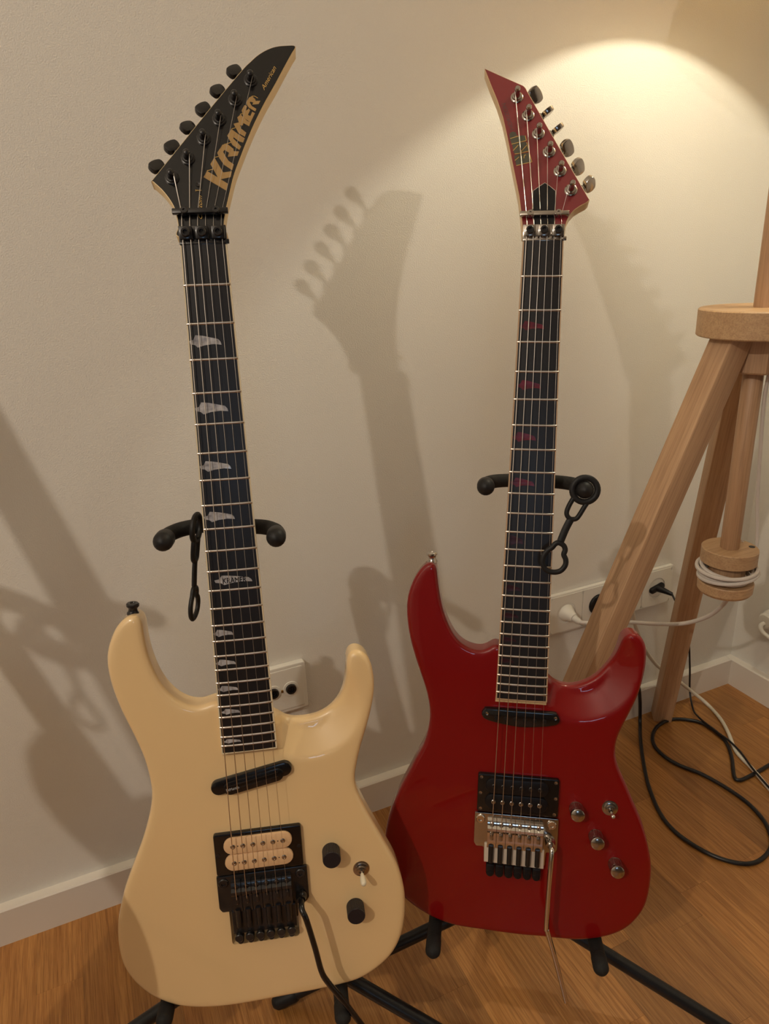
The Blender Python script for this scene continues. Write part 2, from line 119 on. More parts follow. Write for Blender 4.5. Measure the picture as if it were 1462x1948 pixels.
nt.links.new(d_.outputs[0], x_.inputs[1]); nt.links.new(t_.outputs[0], x_.inputs[2]); nt.links.new(x_.outputs[0], o_.inputs[0]); M['shade'] = mm
# ------------------------------------------------------------------ mesh helpers
def build(name, bm, m, parent=None, smooth=True, ang=40, loc=None):
    bmesh.ops.recalc_face_normals(bm, faces=bm.faces)
    me = bpy.data.meshes.new(name); bm.to_mesh(me); bm.free()
    ms = m if isinstance(m, (list, tuple)) else [m]
    for q in ms: me.materials.append(M[q])
    if smooth:
        for p in me.polygons: p.use_smooth = True
        me.set_sharp_from_angle(angle=math.radians(ang))
    o = bpy.data.objects.new(name, me); COL.objects.link(o)
    if parent is not None: o.parent = parent
    if loc: o.location = loc
    return o
def tag(o, label, cat=None, group=None, kind=None):
    if label: o['label'] = label
    if cat: o['category'] = cat
    if group: o['group'] = group
    if kind: o['kind'] = kind
    return o
def empty(name, mat4, label, cat, group=None):
    o = bpy.data.objects.new(name, None); COL.objects.link(o); o.matrix_world = mat4; o.empty_display_size = 0.05
    return tag(o, label, cat, group)
def box(bm, c, s, mtx=None, bev=0.0):
    r = bmesh.ops.create_cube(bm, size=1.0); vs = r['verts']
    for v in vs: v.co = Vector((v.co.x * s[0], v.co.y * s[1], v.co.z * s[2]))
    if bev:
        es = list({e for v in vs for e in v.link_edges})
        rb = bmesh.ops.bevel(bm, geom=es, offset=bev, segments=2, profile=0.5, affect='EDGES')
        vs = list({v for f in rb['faces'] for v in f.verts} | {v for v in vs if v.is_valid})
        # collect the connected island
        seen = set(vs); st = list(vs)
        while st:
            v = st.pop()
            for e in v.link_edges:
                q = e.other_vert(v)
                if q not in seen: seen.add(q); st.append(q)
        vs = list(seen)
    for v in vs:
        v.co = v.co + Vector(c)
        if mtx is not None: v.co = mtx @ v.co
    return vs
def frames(pts):
    T = []
    for i in range(len(pts)):
        a = pts[max(i - 1, 0)]; b = pts[min(i + 1, len(pts) - 1)]; T.append((b - a).normalized())
    n = T[0].orthogonal().normalized(); out = []
    for t in T:
        n = (n - t * n.dot(t)).normalized(); out.append((t, n, t.cross(n)))
    return out
def spline(pts, n=8, closed=False):
    P = [Vector(p) for p in pts]; L = len(P); out = []
    rng = range(L if closed else L - 1)
    for i in rng:
        if closed: p0, p1, p2, p3 = P[(i - 1) % L], P[i], P[(i + 1) % L], P[(i + 2) % L]
        else: p0, p1, p2, p3 = P[max(i - 1, 0)], P[i], P[i + 1], P[min(i + 2, L - 1)]
        for k in range(n):
            t = k / n
            out.append(0.5 * ((2 * p1) + (p2 - p0) * t + (2 * p0 - 5 * p1 + 4 * p2 - p3) * t * t + (3 * p1 - p0 - 3 * p2 + p3) * t ** 3))
    if not closed: out.append(P[-1])
    return out
def tube(bm, pts, r, seg=12, cap=True, closed=False, flat=None, dome=False):
    P = [Vector(p) for p in pts]; n = len(P)
    rr = r if isinstance(r, (list, tuple)) else [r] * n
    if closed:
        T = [(P[(i + 1) % n] - P[(i - 1) % n]).normalized() for i in range(n)]
    else: T = [f[0] for f in frames(P)]
    if flat is not None:
        nz = Vector(flat).normalized(); F = [(t, nz, t.cross(nz)) for t in T]
    elif closed:
        nn = T[0].orthogonal().normalized(); F = []
        for t in T: nn = (nn - t * nn.dot(t)).normalized(); F.append((t, nn, t.cross(nn)))
    else: F = frames(P)
    if dome and not closed:
        P2 = []; F2 = []; r2 = []
        for a in (0.08, 0.45, 0.8): P2.append(P[0] - F[0][0] * rr[0] * math.cos(a * math.pi / 2)); F2.append(F[0]); r2.append(rr[0] * math.sin(a * math.pi / 2))
        P2 += P; F2 += F; r2 += rr
        for a in (0.8, 0.45, 0.08): P2.append(P[-1] + F[-1][0] * rr[-1] * math.cos(a * math.pi / 2)); F2.append(F[-1]); r2.append(rr[-1] * math.sin(a * math.pi / 2))
        P, F, rr = P2, F2, r2; n = len(P)
    rings = []
    for p, (t, a, b), q in zip(P, F, rr):
        qa, qb = (q, q) if not isinstance(q, tuple) else q
        rings.append([bm.verts.new(p + a * (math.cos(2 * math.pi * k / seg) * qa) + b * (math.sin(2 * math.pi * k / seg) * qb)) for k in range(seg)])
    for i in range(n if closed else n - 1):
        A, B = rings[i], rings[(i + 1) % n]
        for k in range(seg): bm.faces.new((A[k], A[(k + 1) % seg], B[(k + 1) % seg], B[k]))
    if cap and not closed: bm.faces.new(rings[0]); bm.faces.new(rings[-1][::-1])
    return [v for R in rings for v in R]
def lathe(bm, prof, seg=32, mtx=None):
    rings = []
    for r, z in prof:
        if r < 1e-6: rings.append([bm.verts.new((0, 0, z))])
        else: rings.append([bm.verts.new((r * math.cos(2 * math.pi * k / seg), r * math.sin(2 * math.pi * k / seg), z)) for k in range(seg)])
    for A, B in zip(rings, rings[1:]):
        if len(A) == 1 and len(B) == 1: continue
        for k in range(seg):
            k2 = (k + 1) % seg
            if len(A) == 1: bm.faces.new((A[0], B[k2], B[k]))
            elif len(B) == 1: bm.faces.new((A[k], A[k2], B[0]))
            else: bm.faces.new((A[k], A[k2], B[k2], B[k]))
    if mtx is not None:
        for R in rings:
            for v in R: v.co = mtx @ v.co
def prism(bm, poly, z0, z1, bev=0.0, mtx=None, f=None):
    n = len(poly); P = [Vector((p[0], p[1])) for p in poly]
    ar = sum(P[i].x * P[(i + 1) % n].y - P[(i + 1) % n].x * P[i].y for i in range(n))
    if ar < 0: P = P[::-1]
    def inset(d):
        out = []
        for i in range(n):
            a = (P[i] - P[i - 1]).normalized(); b = (P[(i + 1) % n] - P[i]).normalized()
            na = Vector((-a.y, a.x)); nb = Vector((-b.y, b.x)); m_ = (na + nb)
            m_ = m_.normalized() if m_.length > 1e-6 else na
            out.append(P[i] + m_ * (d / max(0.5, m_.dot(na))))
        return out
    levels = [(P, z0), (P, z1)] if not bev else [(P, z0), (P, z1 - bev), (inset(bev * .3), z1 - bev * .3), (inset(bev), z1)]
    rings = []
    for Q, z in levels:
        R = []
        for q in Q:
            v = Vector((q.x, q.y, z + (f(q.x, q.y) if f else 0)))
            R.append(bm.verts.new(mtx @ v if mtx is not None else v))
        rings.append(R)
    for A, B in zip(rings, rings[1:]):
        for k in range(n): bm.faces.new((A[k], A[(k + 1) % n], B[(k + 1) % n], B[k]))
    for (Q, z), R in ((levels[0], rings[0]), (levels[-1], rings[-1])):
        if n == 4: bm.faces.new(R); continue
        for t in tessellate_polygon([[Vector((q.x, q.y, 0)) for q in Q]]):
            try: bm.faces.new([R[i] for i in t])
            except ValueError: pass
def capsule(x0, y0, x1, y1, r, n=10):
    a = math.atan2(y1 - y0, x1 - x0); out = []
    for k in range(n + 1): t = a - math.pi / 2 + math.pi * k / n; out.append((x1 + r * math.cos(t), y1 + r * math.sin(t)))
    for k in range(n + 1): t = a + math.pi / 2 + math.pi * k / n; out.append((x0 + r * math.cos(t), y0 + r * math.sin(t)))
    return out
def rrect(x0, y0, x1, y1, r, n=4):
    out = []
    for cx, cy, a in ((x1 - r, y1 - r, 0), (x0 + r, y1 - r, 90), (x0 + r, y0 + r, 180), (x1 - r, y0 + r, 270)):
        for k in range(n + 1): t = math.radians(a + 90 * k / n); out.append((cx + r * math.cos(t), cy + r * math.sin(t)))
    return out
def roundpoly(pts, r, n=4):
    out = []; L = len(pts)
    for i in range(L):
        p = Vector(pts[i]); a = Vector(pts[i - 1]) - p; b = Vector(pts[(i + 1) % L]) - p
        q = min(r, a.length * .45, b.length * .45); A = p + a.normalized() * q; B = p + b.normalized() * q
        for k in range(n + 1): t = k / n; v = A * (1 - t) ** 2 + p * 2 * t * (1 - t) + B * t * t; out.append((v.x, v.y))
    return out
def T(x, y, z): return Matrix.Translation((x, y, z))
def axis_to(p, d):
    return Matrix.Translation(p) @ Vector(d).normalized().to_track_quat('Z', 'Y').to_matrix().to_4x4()
def text(name, s, size, mtx, m, parent, thick=0.0, shear=0.0, bold=0.0, fit=None, label=None):
    c = bpy.data.curves.new('t', 'FONT'); c.body = s; c.size = size; c.extrude = thick; c.shear = shear; c.offset = bold; c.resolution_u = 3
    o = bpy.data.objects.new('t', c); COL.objects.link(o)
    dg = bpy.context.evaluated_depsgraph_get(); me = bpy.data.meshes.new_from_object(o.evaluated_get(dg)); bpy.data.objects.remove(o); bpy.data.curves.remove(c)
    if fit:
        xs = [v.co.x for v in me.vertices]; w0 = max(xs) - min(xs)
        me.transform(Matrix.Diagonal((fit / w0, 1, 1, 1)) @ T(-min(xs), 0, 0))
    me.transform(mtx); me.materials.clear(); me.materials.append(M[m]); me.name = name
    ob = bpy.data.objects.new(name, me); COL.objects.link(ob); ob.parent = parent
    return ob
# ------------------------------------------------------------------ the room
Rm = DT['room']; XC, HB, TB = Rm['Xc'], Rm['hb'], Rm['tb']
def slab(name, c, s, m): 
    bm = bmesh.new(); box(bm, c, s); return tag(build(name, bm, m, smooth=False), None, kind='structure')
slab('wall_back', ((XC - 2.4) / 2, 0.05, 1.2), (XC + 2.4, 0.1, 2.5), 'wall')
slab('wall_right', (XC + 0.05, -2.0, 1.2), (0.1, 4.2, 2.5), 'wall')
slab('wall_left', (-2.45, -2.0, 1.2), (0.1, 4.2, 2.5), 'wall'); slab('wall_front', ((XC - 2.4) / 2, -4.05, 1.2), (XC + 2.6, 0.1, 2.5), 'darkwall'); slab('ceiling', ((XC - 2.4) / 2, -2.0, 2.47), (XC + 2.8, 4.3, 0.08), 'wall')
fl = slab('floor', ((XC - 2.4) / 2, -2.05, -0.029), (XC + 2.4, 4.1, 0.042), 'floorbase')
def baseboard(name, L_, mtx):
    prof = [(0, 0), (-TB, 0), (-TB, HB - 0.002), (-TB + 0.0018, HB), (0, HB)]
    bm = bmesh.new(); R = []
    for x in (0, L_): R.append([bm.verts.new(mtx @ Vector((x, y, z))) for y, z in prof])
    for k in range(5): bm.faces.new((R[0][k], R[0][(k + 1) % 5], R[1][(k + 1) % 5], R[1][k]))
    bm.faces.new(R[0]); bm.faces.new(R[1][::-1])
    return tag(build(name, bm, 'trim', smooth=False), None, kind='structure')
baseboard('baseboard_back', XC - TB - .0002 + 2.3, T(-2.3, 0, 0))
baseboard('baseboard_right', 2.3, T(XC, -TB * 0, 0) @ Matrix.Rotation(-math.pi / 2, 4, 'Z'))
# oak strips of the parquet, each a piece of its own
PW = 0.0583; X0 = 0.7486
lens = [0.28, 0.31, 0.35, 0.39]
plank_cache = {}
def plank_mesh(Ln):
    k = round(Ln, 2)
    if k not in plank_cache:
        bm = bmesh.new(); poly = [(-PW / 2 + .00004, -k / 2 + .00008), (PW / 2 - .00008, -k / 2 + .00008), (PW / 2 - .00008, k / 2 - .00008), (-PW / 2 + .00004, k / 2 - .00008)]
        prism(bm, poly, -0.008, 0.0, 0.00010)
        me = bpy.data.meshes.new('plank'); bmesh.ops.recalc_face_normals(bm, faces=bm.faces); bm.to_mesh(me); bm.free(); me.materials.append(M['plank']); plank_cache[k] = me
    return plank_cache[k]
fixed = {0: -0.369, 1: -0.411, -2: -0.366}      # strip ends seen in the photograph, right edge at X0 + i*PW
cnt = 0
for i in range(-26, 9):
    rr_ = random.Random(100 + i)
    xr = X0 + i * PW; xl_ = xr - PW
    if xl_ > XC: continue
    key = {0: -0.369, -1: -0.4105, 2: -0.366, 1: -0.20, -2: -0.26}.get(i)
    y = key if key is not None else -rr_.uniform(0.05, 0.38)
    # forward to the wall
    def put(ya, yb):
        global cnt
        k = round(ya - yb, 2)
        o = bpy.data.objects.new('plank', plank_mesh(ya - yb)); COL.objects.link(o); o.parent = fl
        xq = min(xr, XC - .001); o.location = ((xq + xl_) / 2, (ya + yb) / 2, 0); o.scale = ((xq - xl_) / PW, (ya - yb) / k, 1); cnt += 1
    yy = y
    while yy < -0.001:
        L_ = rr_.choice(lens); nxt = min(yy + L_, 0.0)
        if 0.0 - nxt < 0.06: nxt = 0.0
        put(nxt, yy); yy = nxt
    yy = y
    while yy > -1.15:
        L_ = rr_.choice(lens); put(yy, yy - L_); yy -= L_
# ------------------------------------------------------------------ sockets
def well_plate(bm, cx, cz, w_, h_, r, y, depth, n=40):
    A = []; B = []; C_ = []; D_ = []
    for k in range(n):
        t = 2 * math.pi * (k + .5) / n; c, s = math.cos(t), math.sin(t); q = max(abs(c) / (w_ / 2), abs(s) / (h_ / 2))
        A.append(bm.verts.new((cx + c / q, y, cz + s / q))); B.append(bm.verts.new((cx + c * r, y, cz + s * r)))
        C_.append(bm.verts.new((cx + c * r * .96, y + depth, cz + s * r * .96)))
    for P_, Q_ in ((A, B), (B, C_)):
        for k in range(n): bm.faces.new((P_[k], P_[(k + 1) % n], Q_[(k + 1) % n], Q_[k]))
    bm.faces.new(C_)
xs, zs = Rm['xs'], Rm['zs']
st = empty('power_socket_strip', T(xs - 0.147, 0, zs), 'long white four-gang wall socket plate low behind the wooden tripod lamp', 'socket')
bm = bmesh.new(); pw = 0.293
prism(bm, rrect(-pw / 2, -0.04, pw / 2, 0.04, 0.003), 0, 0.0072, 0.0012, mtx=T(0, -0.0005, 0) @ Matrix.Rotation(math.pi / 2, 4, 'X'))
build('frame', bm, 'plastic', st)
for k in range(4):
    bm = bmesh.new(); cx = pw / 2 - 0.040 - 0.071 * k
    well_plate(bm, cx, 0, 0.0695, 0.072, 0.0205, -0.0088, 0.0082)
    n0 = len(bm.verts)
    pl = [(cx - .03475, -.036), (cx + .03475, -.036), (cx + .03475, .036), (cx - .03475, .036)]
    V = [[bm.verts.new((x, y, z)) for x, z in pl] for y in (-0.0088, -0.0070)]
    for j in range(4): bm.faces.new((V[0][j], V[0][(j + 1) % 4], V[1][(j + 1) % 4], V[1][j]))
    s_ = build('socket_insert', bm, 'plastic', st, ang=30)
    bm = bmesh.new()
    for dx in (-.0095, .0095): lathe(bm, [(0, 0), (0.0026, 0), (0.0026, 0.0005), (0, 0.0005)], 12, axis_to((cx + dx, -0.0009, 0), (0, -1, 0)))
    build('pin_hole', bm, 'blackplastic', s_)
# television socket
tv = empty('tv_socket', T(Rm['xl'] - 0.0405, 0, Rm['zl']), 'square cream wall socket with two round aerial connectors beside the cream guitar neck', 'socket')
bm = bmesh.new(); prism(bm, rrect(-.0405, -.0405, .0405, .0405, .003), 0, 0.0098, 0.001, mtx=T(0, -.0003, 0) @ Matrix.Rotation(math.pi / 2, 4, 'X')); build('frame', bm, 'plastic', tv)
bm = bmesh.new(); prism(bm, rrect(-.0352, -.0352, .0352, .0352, .002), 0.0085, 0.0108, 0.0007, mtx=Matrix.Rotation(math.pi / 2, 4, 'X')); cv = build('cover_plate', bm, 'plastic', tv); bm = bmesh.new(); prism(bm, rrect(-.0358, -.0358, .0358, .0358, .002), 0.0085, 0.0099, mtx=Matrix.Rotation(math.pi / 2, 4, 'X')); build('seam', bm, 'slate', cv)
for dx in (.0148, -.0130):
    bm = bmesh.new(); lathe(bm, [(.0125, 0), (.012, .0012), (.0085, .0012), (.008, .0004)], 28, axis_to((dx, -.0107, 0), (0, -1, 0))); c = build('connector_ring', bm, 'plastic', tv)
    bm = bmesh.new(); lathe(bm, [(0, .001), (.002, .001), (.0022, .004), (.003, .004), (.0032, .0012), (.0048, .0012), (.0052, .0045), (.0078, .0045), (.008, 0)], 28, axis_to((dx, -.0107, 0), (0, -1, 0))); build('coaxial_port', bm, 'blackmetal', c)
bm = bmesh.new(); lathe(bm, [(0, .0008), (.0022, .0012), (.0028, 0)], 16, axis_to((.0008, -.0107, -.001), (0, -1, 0))); build('screw', bm, 'brass', tv)
# plugs and cables
def cable(name, pts, r, m, label, n=10, seg=10):
    bm = bmesh.new(); tube(bm, spline(pts, n), r, seg); return tag(build(name, bm, m), label, 'cable')
S = lambda k: (xs - 0.040 - 0.071 * k, -0.0088, zs)
# white schuko plug (socket 4 from the right)
px_, py_, pz_ = S(3)
p = empty('power_plug', T(px_, py_, pz_), 'white round power plug in the left end of the long socket plate', 'plug')
bm = bmesh.new(); lathe(bm, [(0.0, 0.0), (0.0165, 0.0), (0.0168, 0.003), (0.0160, 0.008), (0.0130, 0.014), (0.0095, 0.021), (0.0076, 0.028), (0, 0.029)], 32, axis_to((0, 0.0078, 0), (0.05, -1, -0.06))); 
build('plug_body', bm, 'plastic', p)
bm = bmesh.new(); prof = []
for k in range(7): prof += [(0.0062 - k * .0002, 0.0285 + k * .0022), (0.0050 - k * .0002, 0.0297 + k * .0022)]
lathe(bm, prof + [(0, .0445)], 20, axis_to((0, 0.0078, 0), (0.05, -1, -0.06))); build('strain_relief', bm, 'plastic', p)
px_, py_, pz_ = S(2)
p = empty('power_plug', T(px_, py_, pz_), 'black round power plug filling the second socket from the left', 'plug')
bm = bmesh.new(); lathe(bm, [(0, 0), (.0198, 0), (.0200, .010), (.0190, .0115), (.013, .0118), (.012, .010), (0, .010)], 36, axis_to((0, .0078, 0), (0, -1, 0))); build('plug_body', bm, 'blackplastic', p)
bm = bmesh.new(); box(bm, (0.002, -.009, 0), (.010, .014, .020), bev=.003); build('grip', bm, 'blackplastic', p)
px_, py_, pz_ = S(0)
p = empty('power_plug', T(px_, py_, pz_), 'slim black flat power plug in the right-hand socket of the long plate', 'plug')
bm = bmesh.new(); prism(bm, roundpoly([(-.017, -.006), (.017, -.006), (.017, .006), (-.017, .006)], .006), 0, .013, .002, mtx=T(-.001, .0078, 0) @ Matrix.Rotation(math.pi / 2, 4, 'X') @ Matrix.Rotation(.25, 4, 'Z'))
build('plug_body', bm, 'blackplastic', p)
bm = bmesh.new(); tube(bm, [(0, -.002, 0), (.004, -.016, -.001), (.009, -.030, -.003)], [(.0075), .0055, .0036], 14); build('strain_relief', bm, 'blackplastic', p)
e4 = Vector(S(3)) + Vector((0.0020, -0.0355, -0.0025))
cable('cable', [list(e4)] + DT['lampcord'][::-1][2:], 0.0034, 'cord', 'white fabric cord running from the white wall plug to the lamp spool', 10)
e0 = Vector(S(0)) + Vector((.009, -.030, -.003))
cable('cable', [list(e0)] + DT['thincable'][1:], 0.0019, 'blackcable', 'thin black cable from the right-hand socket down onto the floor')
cable('cable', DT['whitecable'], 0.0036, 'whitecable', 'thick white cable running down the baseboard and across the floor')
e2 = Vector(S(2)) + Vector((.002, -.010, 0))
cable('cable', [list(e2), [e2.x + .006, -.032, e2.z - .016]] + DT['thickcable'][1:], 0.0034, 'blackcable', 'thick black cable lying in big loops on the floor beside the red guitar', 10)
# right wall plug
rp = DT['rplug']
p = empty('power_plug', T(XC, rp[1] - .012, rp[2] - .003), 'white plug with a bent cable on the right-hand wall, cut by the photo edge', 'plug')
bm = bmesh.new(); lathe(bm, [(0, 0), (.0195, 0), (.0195, .010), (.016, .016), (.0165, .018), (.0165, .024), (.013, .028), (0, .029)], 32, axis_to((0, 0, .004), (-1, 0, 0))); build('plug_body', bm, 'plastic', p)
bm = bmesh.new(); tube(bm, spline([(-.026, 0, 0), (-.034, .002, -.006), (-.036, -.006, -.016), (-.032, -.03, -.026), (-.03, -.08, -.05), (-.02, -.2, -.12)], 6), .0045, 12); build('cord', bm, 'plastic', p)
# ------------------------------------------------------------------ tripod floor lamp
AX = Vector((0.806, -0.28, 0))
lampE = empty('tripod_floor_lamp', T(AX.x, AX.y, 0), 'oak tripod floor lamp with round plate and hanging cord spool in the right corner', 'lamp')
bm = bmesh.new(); lathe(bm, [(0, 0), (.0735, 0), (.075, .0015), (.075, .0325), (.0735, .034), (0, .034)], 64, T(0, 0, .791)); build('tripod_plate', bm, 'lampwood_y', lampE, ang=30)
bm = bmesh.new(); lathe(bm, [(0, 0), (.0135, 0), (.0135, .49), (0, .49)], 32, T(0.003, 0, .8245)); build('lamp_pole', bm, 'lampwood', lampE)
bm = bmesh.new(); lathe(bm, [(0, 0), (.0118, 0), (.0126, .001), (.0126, .246), (.0118, .247), (0, .247)], 32, T(-.001, 0, .4985)); build('hanging_rod', bm, 'lampwood', lampE)
def leg(foot, top, w_=.034, d_=.030):
    a = Vector(foot); b = Vector(top); ax_ = (b - a).normalized(); L_ = (b - a).length
    rad = Vector((foot[0], foot[1], 0)).normalized(); tan = Vector((0, 0, 1)).cross(rad)
    n2 = ax_.cross(tan).normalized()
    bm = bmesh.new(); R = []
    for zz in (0.0, .7912):
        c = a + ax_ * ((zz - a.z) / ax_.z)
        ring = []
        for su, sv in ((-1, -1), (1, -1), (1, 1), (-1, 1)):
            q = c + tan * (su * w_ / 2) + n2 * (sv * d_ / 2)
            q = q + ax_ * ((zz - q.z) / ax_.z); ring.append(bm.verts.new(q))
        R.append(ring)
    for k in range(4): bm.faces.new((R[0][k], R[0][(k + 1) % 4], R[1][(k + 1) % 4], R[1][k]))
    bm.faces.new(R[0][::-1]); bm.faces.new(R[1])
    es = [e for e in bm.edges if len({v in R[0] for v in e.verts}) == 2]
    bmesh.ops.bevel(bm, geom=es, offset=.002, segments=2, profile=.5, affect='EDGES')
    # local grain frame: move origin to the foot and turn local z along the leg
    Mx = Matrix((tan.to_4d(), n2.to_4d(), ax_.to_4d(), (0, 0, 0, 1))); Mx[0][3] = Mx[1][3] = Mx[2][3] = 0
    Mi = Mx.to_3x3()
    for v in bm.verts: v.co = Mi @ (v.co - a)
    o = build('leg', bm, 'lampwood', lampE, ang=35); o.matrix_local = Matrix.Translation(a) @ Mi.transposed().to_4x4(); return o
leg((.171, .243, 0), (.040, .050, .7912), .034, .036)
leg((-.385, .020, 0), (-.040, .004, .7912), .037, .034)
leg((.135, -.285, 0), (.024, -.050, .7912), .037, .034)
bm = bmesh.new(); lathe(bm, [(0, 0), (.034, 0), (.036, .002), (.036, .046), (0, .046)], 6, T(0, 0, .7453)); build('leg_hub', bm, 'lampwood', lampE, ang=30)
# cord spool
bm = bmesh.new(); lathe(bm, [(0, 0), (.0360, 0), (.0372, .001), (.0372, .0205), (.0362, .0215), (0, .0215)], 48, T(0, 0, .4775)); build('spool_disc', bm, 'lampwood_y', lampE, ang=30)
bm = bmesh.new(); lathe(bm, [(0, 0), (.0340, 0), (.0368, .004), (.0372, .016), (.0362, .0175), (0, .0175)], 48, T(0, 0, .431)); build('spool_disc', bm, 'lampwood_y', lampE, ang=30)
bm = bmesh.new(); lathe(bm, [(.024, 0), (.024, .032)], 32, T(0, 0, .447)); build('spool_core', bm, 'lampwood', lampE)
bm = bmesh.new(); pts = []
for k in range(0, 420):
    t = k / 420 * 2 * math.pi * 6.5; r_ = .0320 + .0030 * math.sin(t * .37) + (.0050 if k > 200 else 0); pts.append((r_ * math.cos(t), r_ * math.sin(t), .4630 + .0065 * math.sin(t * .31 + 1) + .0035 * math.sin(t + k * .006)))
tube(bm, pts, .0028, 8); build('wound_cord', bm, 'cord', lampE)
bm = bmesh.new(); lathe(bm, [(0, 0), (.0042, 0), (.0042, .0004), (0, .0004)], 16, T(.026, -.014, .4990)); build('cord_hole', bm, 'blackplastic', lampE)
bm = bmesh.new(); c2 = [[x - AX.x, y - AX.y, z] for x, y, z in DT['lampcord2']]; tube(bm, spline([[.030, .006, .499]] + c2, 8), .0024, 10); build('cord', bm, 'cord', lampE)
bm = bmesh.new(); box(bm, (0.030, -.038, .748), (.034, .022, .044), bev=.004); tag(build('clamp', bm, 'slate', lampE), 'slate grey clamp under the round plate')
bm = bmesh.new(); lathe(bm, [(.210, 0), (.165, .28), (.1635, .28), (.2085, 0)], 64, T(.024, 0, 1.23)); build('lamp_shade', bm, 'shade', lampE)
bm = bmesh.new(); lathe(bm, [(0, 0), (.015, 0), (.018, .01), (.018, .03), (.014, .034), (0, .034)], 24, T(0.003, 0.0, 1.314)); build('bulb_socket', bm, 'plastic', lampE)
# ------------------------------------------------------------------ guitars
def smooth_outline(pts, step=0.003, it=2, n=12):
    P = spline([(x, y, 0) for x, y in pts], n, True)
    L_ = [0]
    for i in range(len(P)): L_.append(L_[-1] + (P[(i + 1) % len(P)] - P[i]).length)
    tot = L_[-1]; N_ = int(tot / step); out = []; j = 0
    for k in range(N_):
        s = tot * k / N_
        while L_[j + 1] < s: j += 1
        t = (s - L_[j]) / max(1e-9, L_[j + 1] - L_[j]); q = P[j % len(P)].lerp(P[(j + 1) % len(P)], t); out.append((q.x, q.y))
    A = np.array(out)
    for _ in range(it): A = A * .5 + (np.roll(A, 1, 0) + np.roll(A, -1, 0)) * .25
    return A
def dist_poly(P, A):
    B = np.roll(A, -1, 0); d = B - A; best = np.full(len(P), 9.0)
    for a, v in zip(A, d):
        t = np.clip(((P - a) @ v) / max(1e-12, v @ v), 0, 1); e = np.hypot(*(P - a - t[:, None] * v).T); best = np.minimum(best, e)
    return best
def inside(P, A):
    r = np.zeros(len(P), bool); x, y = P[:, 0], P[:, 1]; B = np.roll(A, -1, 0)
    for (x0, y0), (x1, y1) in zip(A, B):
        if y0 == y1: continue
        c = ((y0 > y) != (y1 > y)) & (x < (x1 - x0) * (y - y0) / (y1 - y0) + x0); r ^= c
    return r
def guitar_body(outline, zt, thick, r, depth_fn, cav, m, parent):
    A = smooth_outline(outline, it=6)
    ar = np.sum(A[:, 0] * np.roll(A[:, 1], -1) - np.roll(A[:, 0], -1) * A[:, 1])
    if ar < 0: A = A[::-1]
    n = len(A); tg = np.roll(A, -1, 0) - np.roll(A, 1, 0); tg /= np.hypot(*tg.T)[:, None]; nin = np.stack([-tg[:, 1], tg[:, 0]], 1)
    pts = [A]; 
    for a in (8, 16, 26, 38, 50, 64, 80): 
        d = r * (1 - math.cos(math.radians(a))); Q = A + nin * d
        ok = inside(Q, A) & (dist_poly(Q, A) > d * .93); pts.append(Q[ok])
    g = np.stack(np.meshgrid(np.arange(-.17, .17, .0042), np.arange(-.80, -.32, .0042)), -1).reshape(-1, 2); g += (np.arange(len(g)) % 2)[:, None] * np.array([.0004, .0006])
    gi = g[inside(g, A)]; gi = gi[dist_poly(gi, A) > r * 1.15]
    cons = [(i, (i + 1) % n) for i in range(n)]
    if cav is not None:
        C0_ = np.array(roundpoly(cav, .004, 3)); cc = C0_.mean(0)
        lo = np.array(roundpoly([(x + np.sign(cc[0] - x) * .0006, y + np.sign(cc[1] - y) * .0006) for x, y in cav], .004, 3))
        gi = gi[dist_poly(gi, C0_) > .0025]
    pts.append(gi); V2 = np.concatenate(pts)
    if cav is not None:
        b0 = len(V2); V2 = np.concatenate([V2, C0_, lo]); k_ = len(C0_)
        cons += [(b0 + i, b0 + (i + 1) % k_) for i in range(k_)] + [(b0 + k_ + i, b0 + k_ + (i + 1) % k_) for i in range(k_)]
    co, _, fc, _, _, _ = delaunay_2d_cdt([Vector(p) for p in V2], cons, [list(range(n))], 1, 1e-6)
    P = np.array([[c.x, c.y] for c in co]); d = dist_poly(P, A)
    u = np.clip(1 - d / r, 0, 1); rd = r * (1 - np.sqrt(np.clip(1 - u * u, 0, 1)))
    dep = depth_fn(P, d); top = zt - rd - dep
    if cav is not None: top = np.where(inside(P, lo * 1.0) | (dist_poly(P, lo) < 1e-5), top - .012, top)
    bot = zt - thick + rd
    # smooth position of the outline verts: the mid-wall
    bm = bmesh.new(); a = [bm.verts.new((x, y, z)) for (x, y), z in zip(P, top)]; b = [bm.verts.new((x, y, z)) for (x, y), z in zip(P, bot)]
    for f in fc:
        if len(f) < 3: continue
        try: bm.faces.new([a[i] for i in f]); bm.faces.new([b[i] for i in f][::-1])
        except ValueError: pass
    idx = [int(np.argmin(np.hypot(*(P - q).T))) for q in A]
    for k in range(n):
        i, j = idx[k], idx[(k + 1) % n]
        if i != j:
            try: bm.faces.new((a[i], b[i], b[j], a[j]))
            except ValueError: pass
    return build('body', bm, m, parent, ang=50)
RAD = 0.42
def crown(x): return -x * x / (2 * RAD)
def fret_y(k): return -0.648 * (1 - 2 ** (-k / 12))
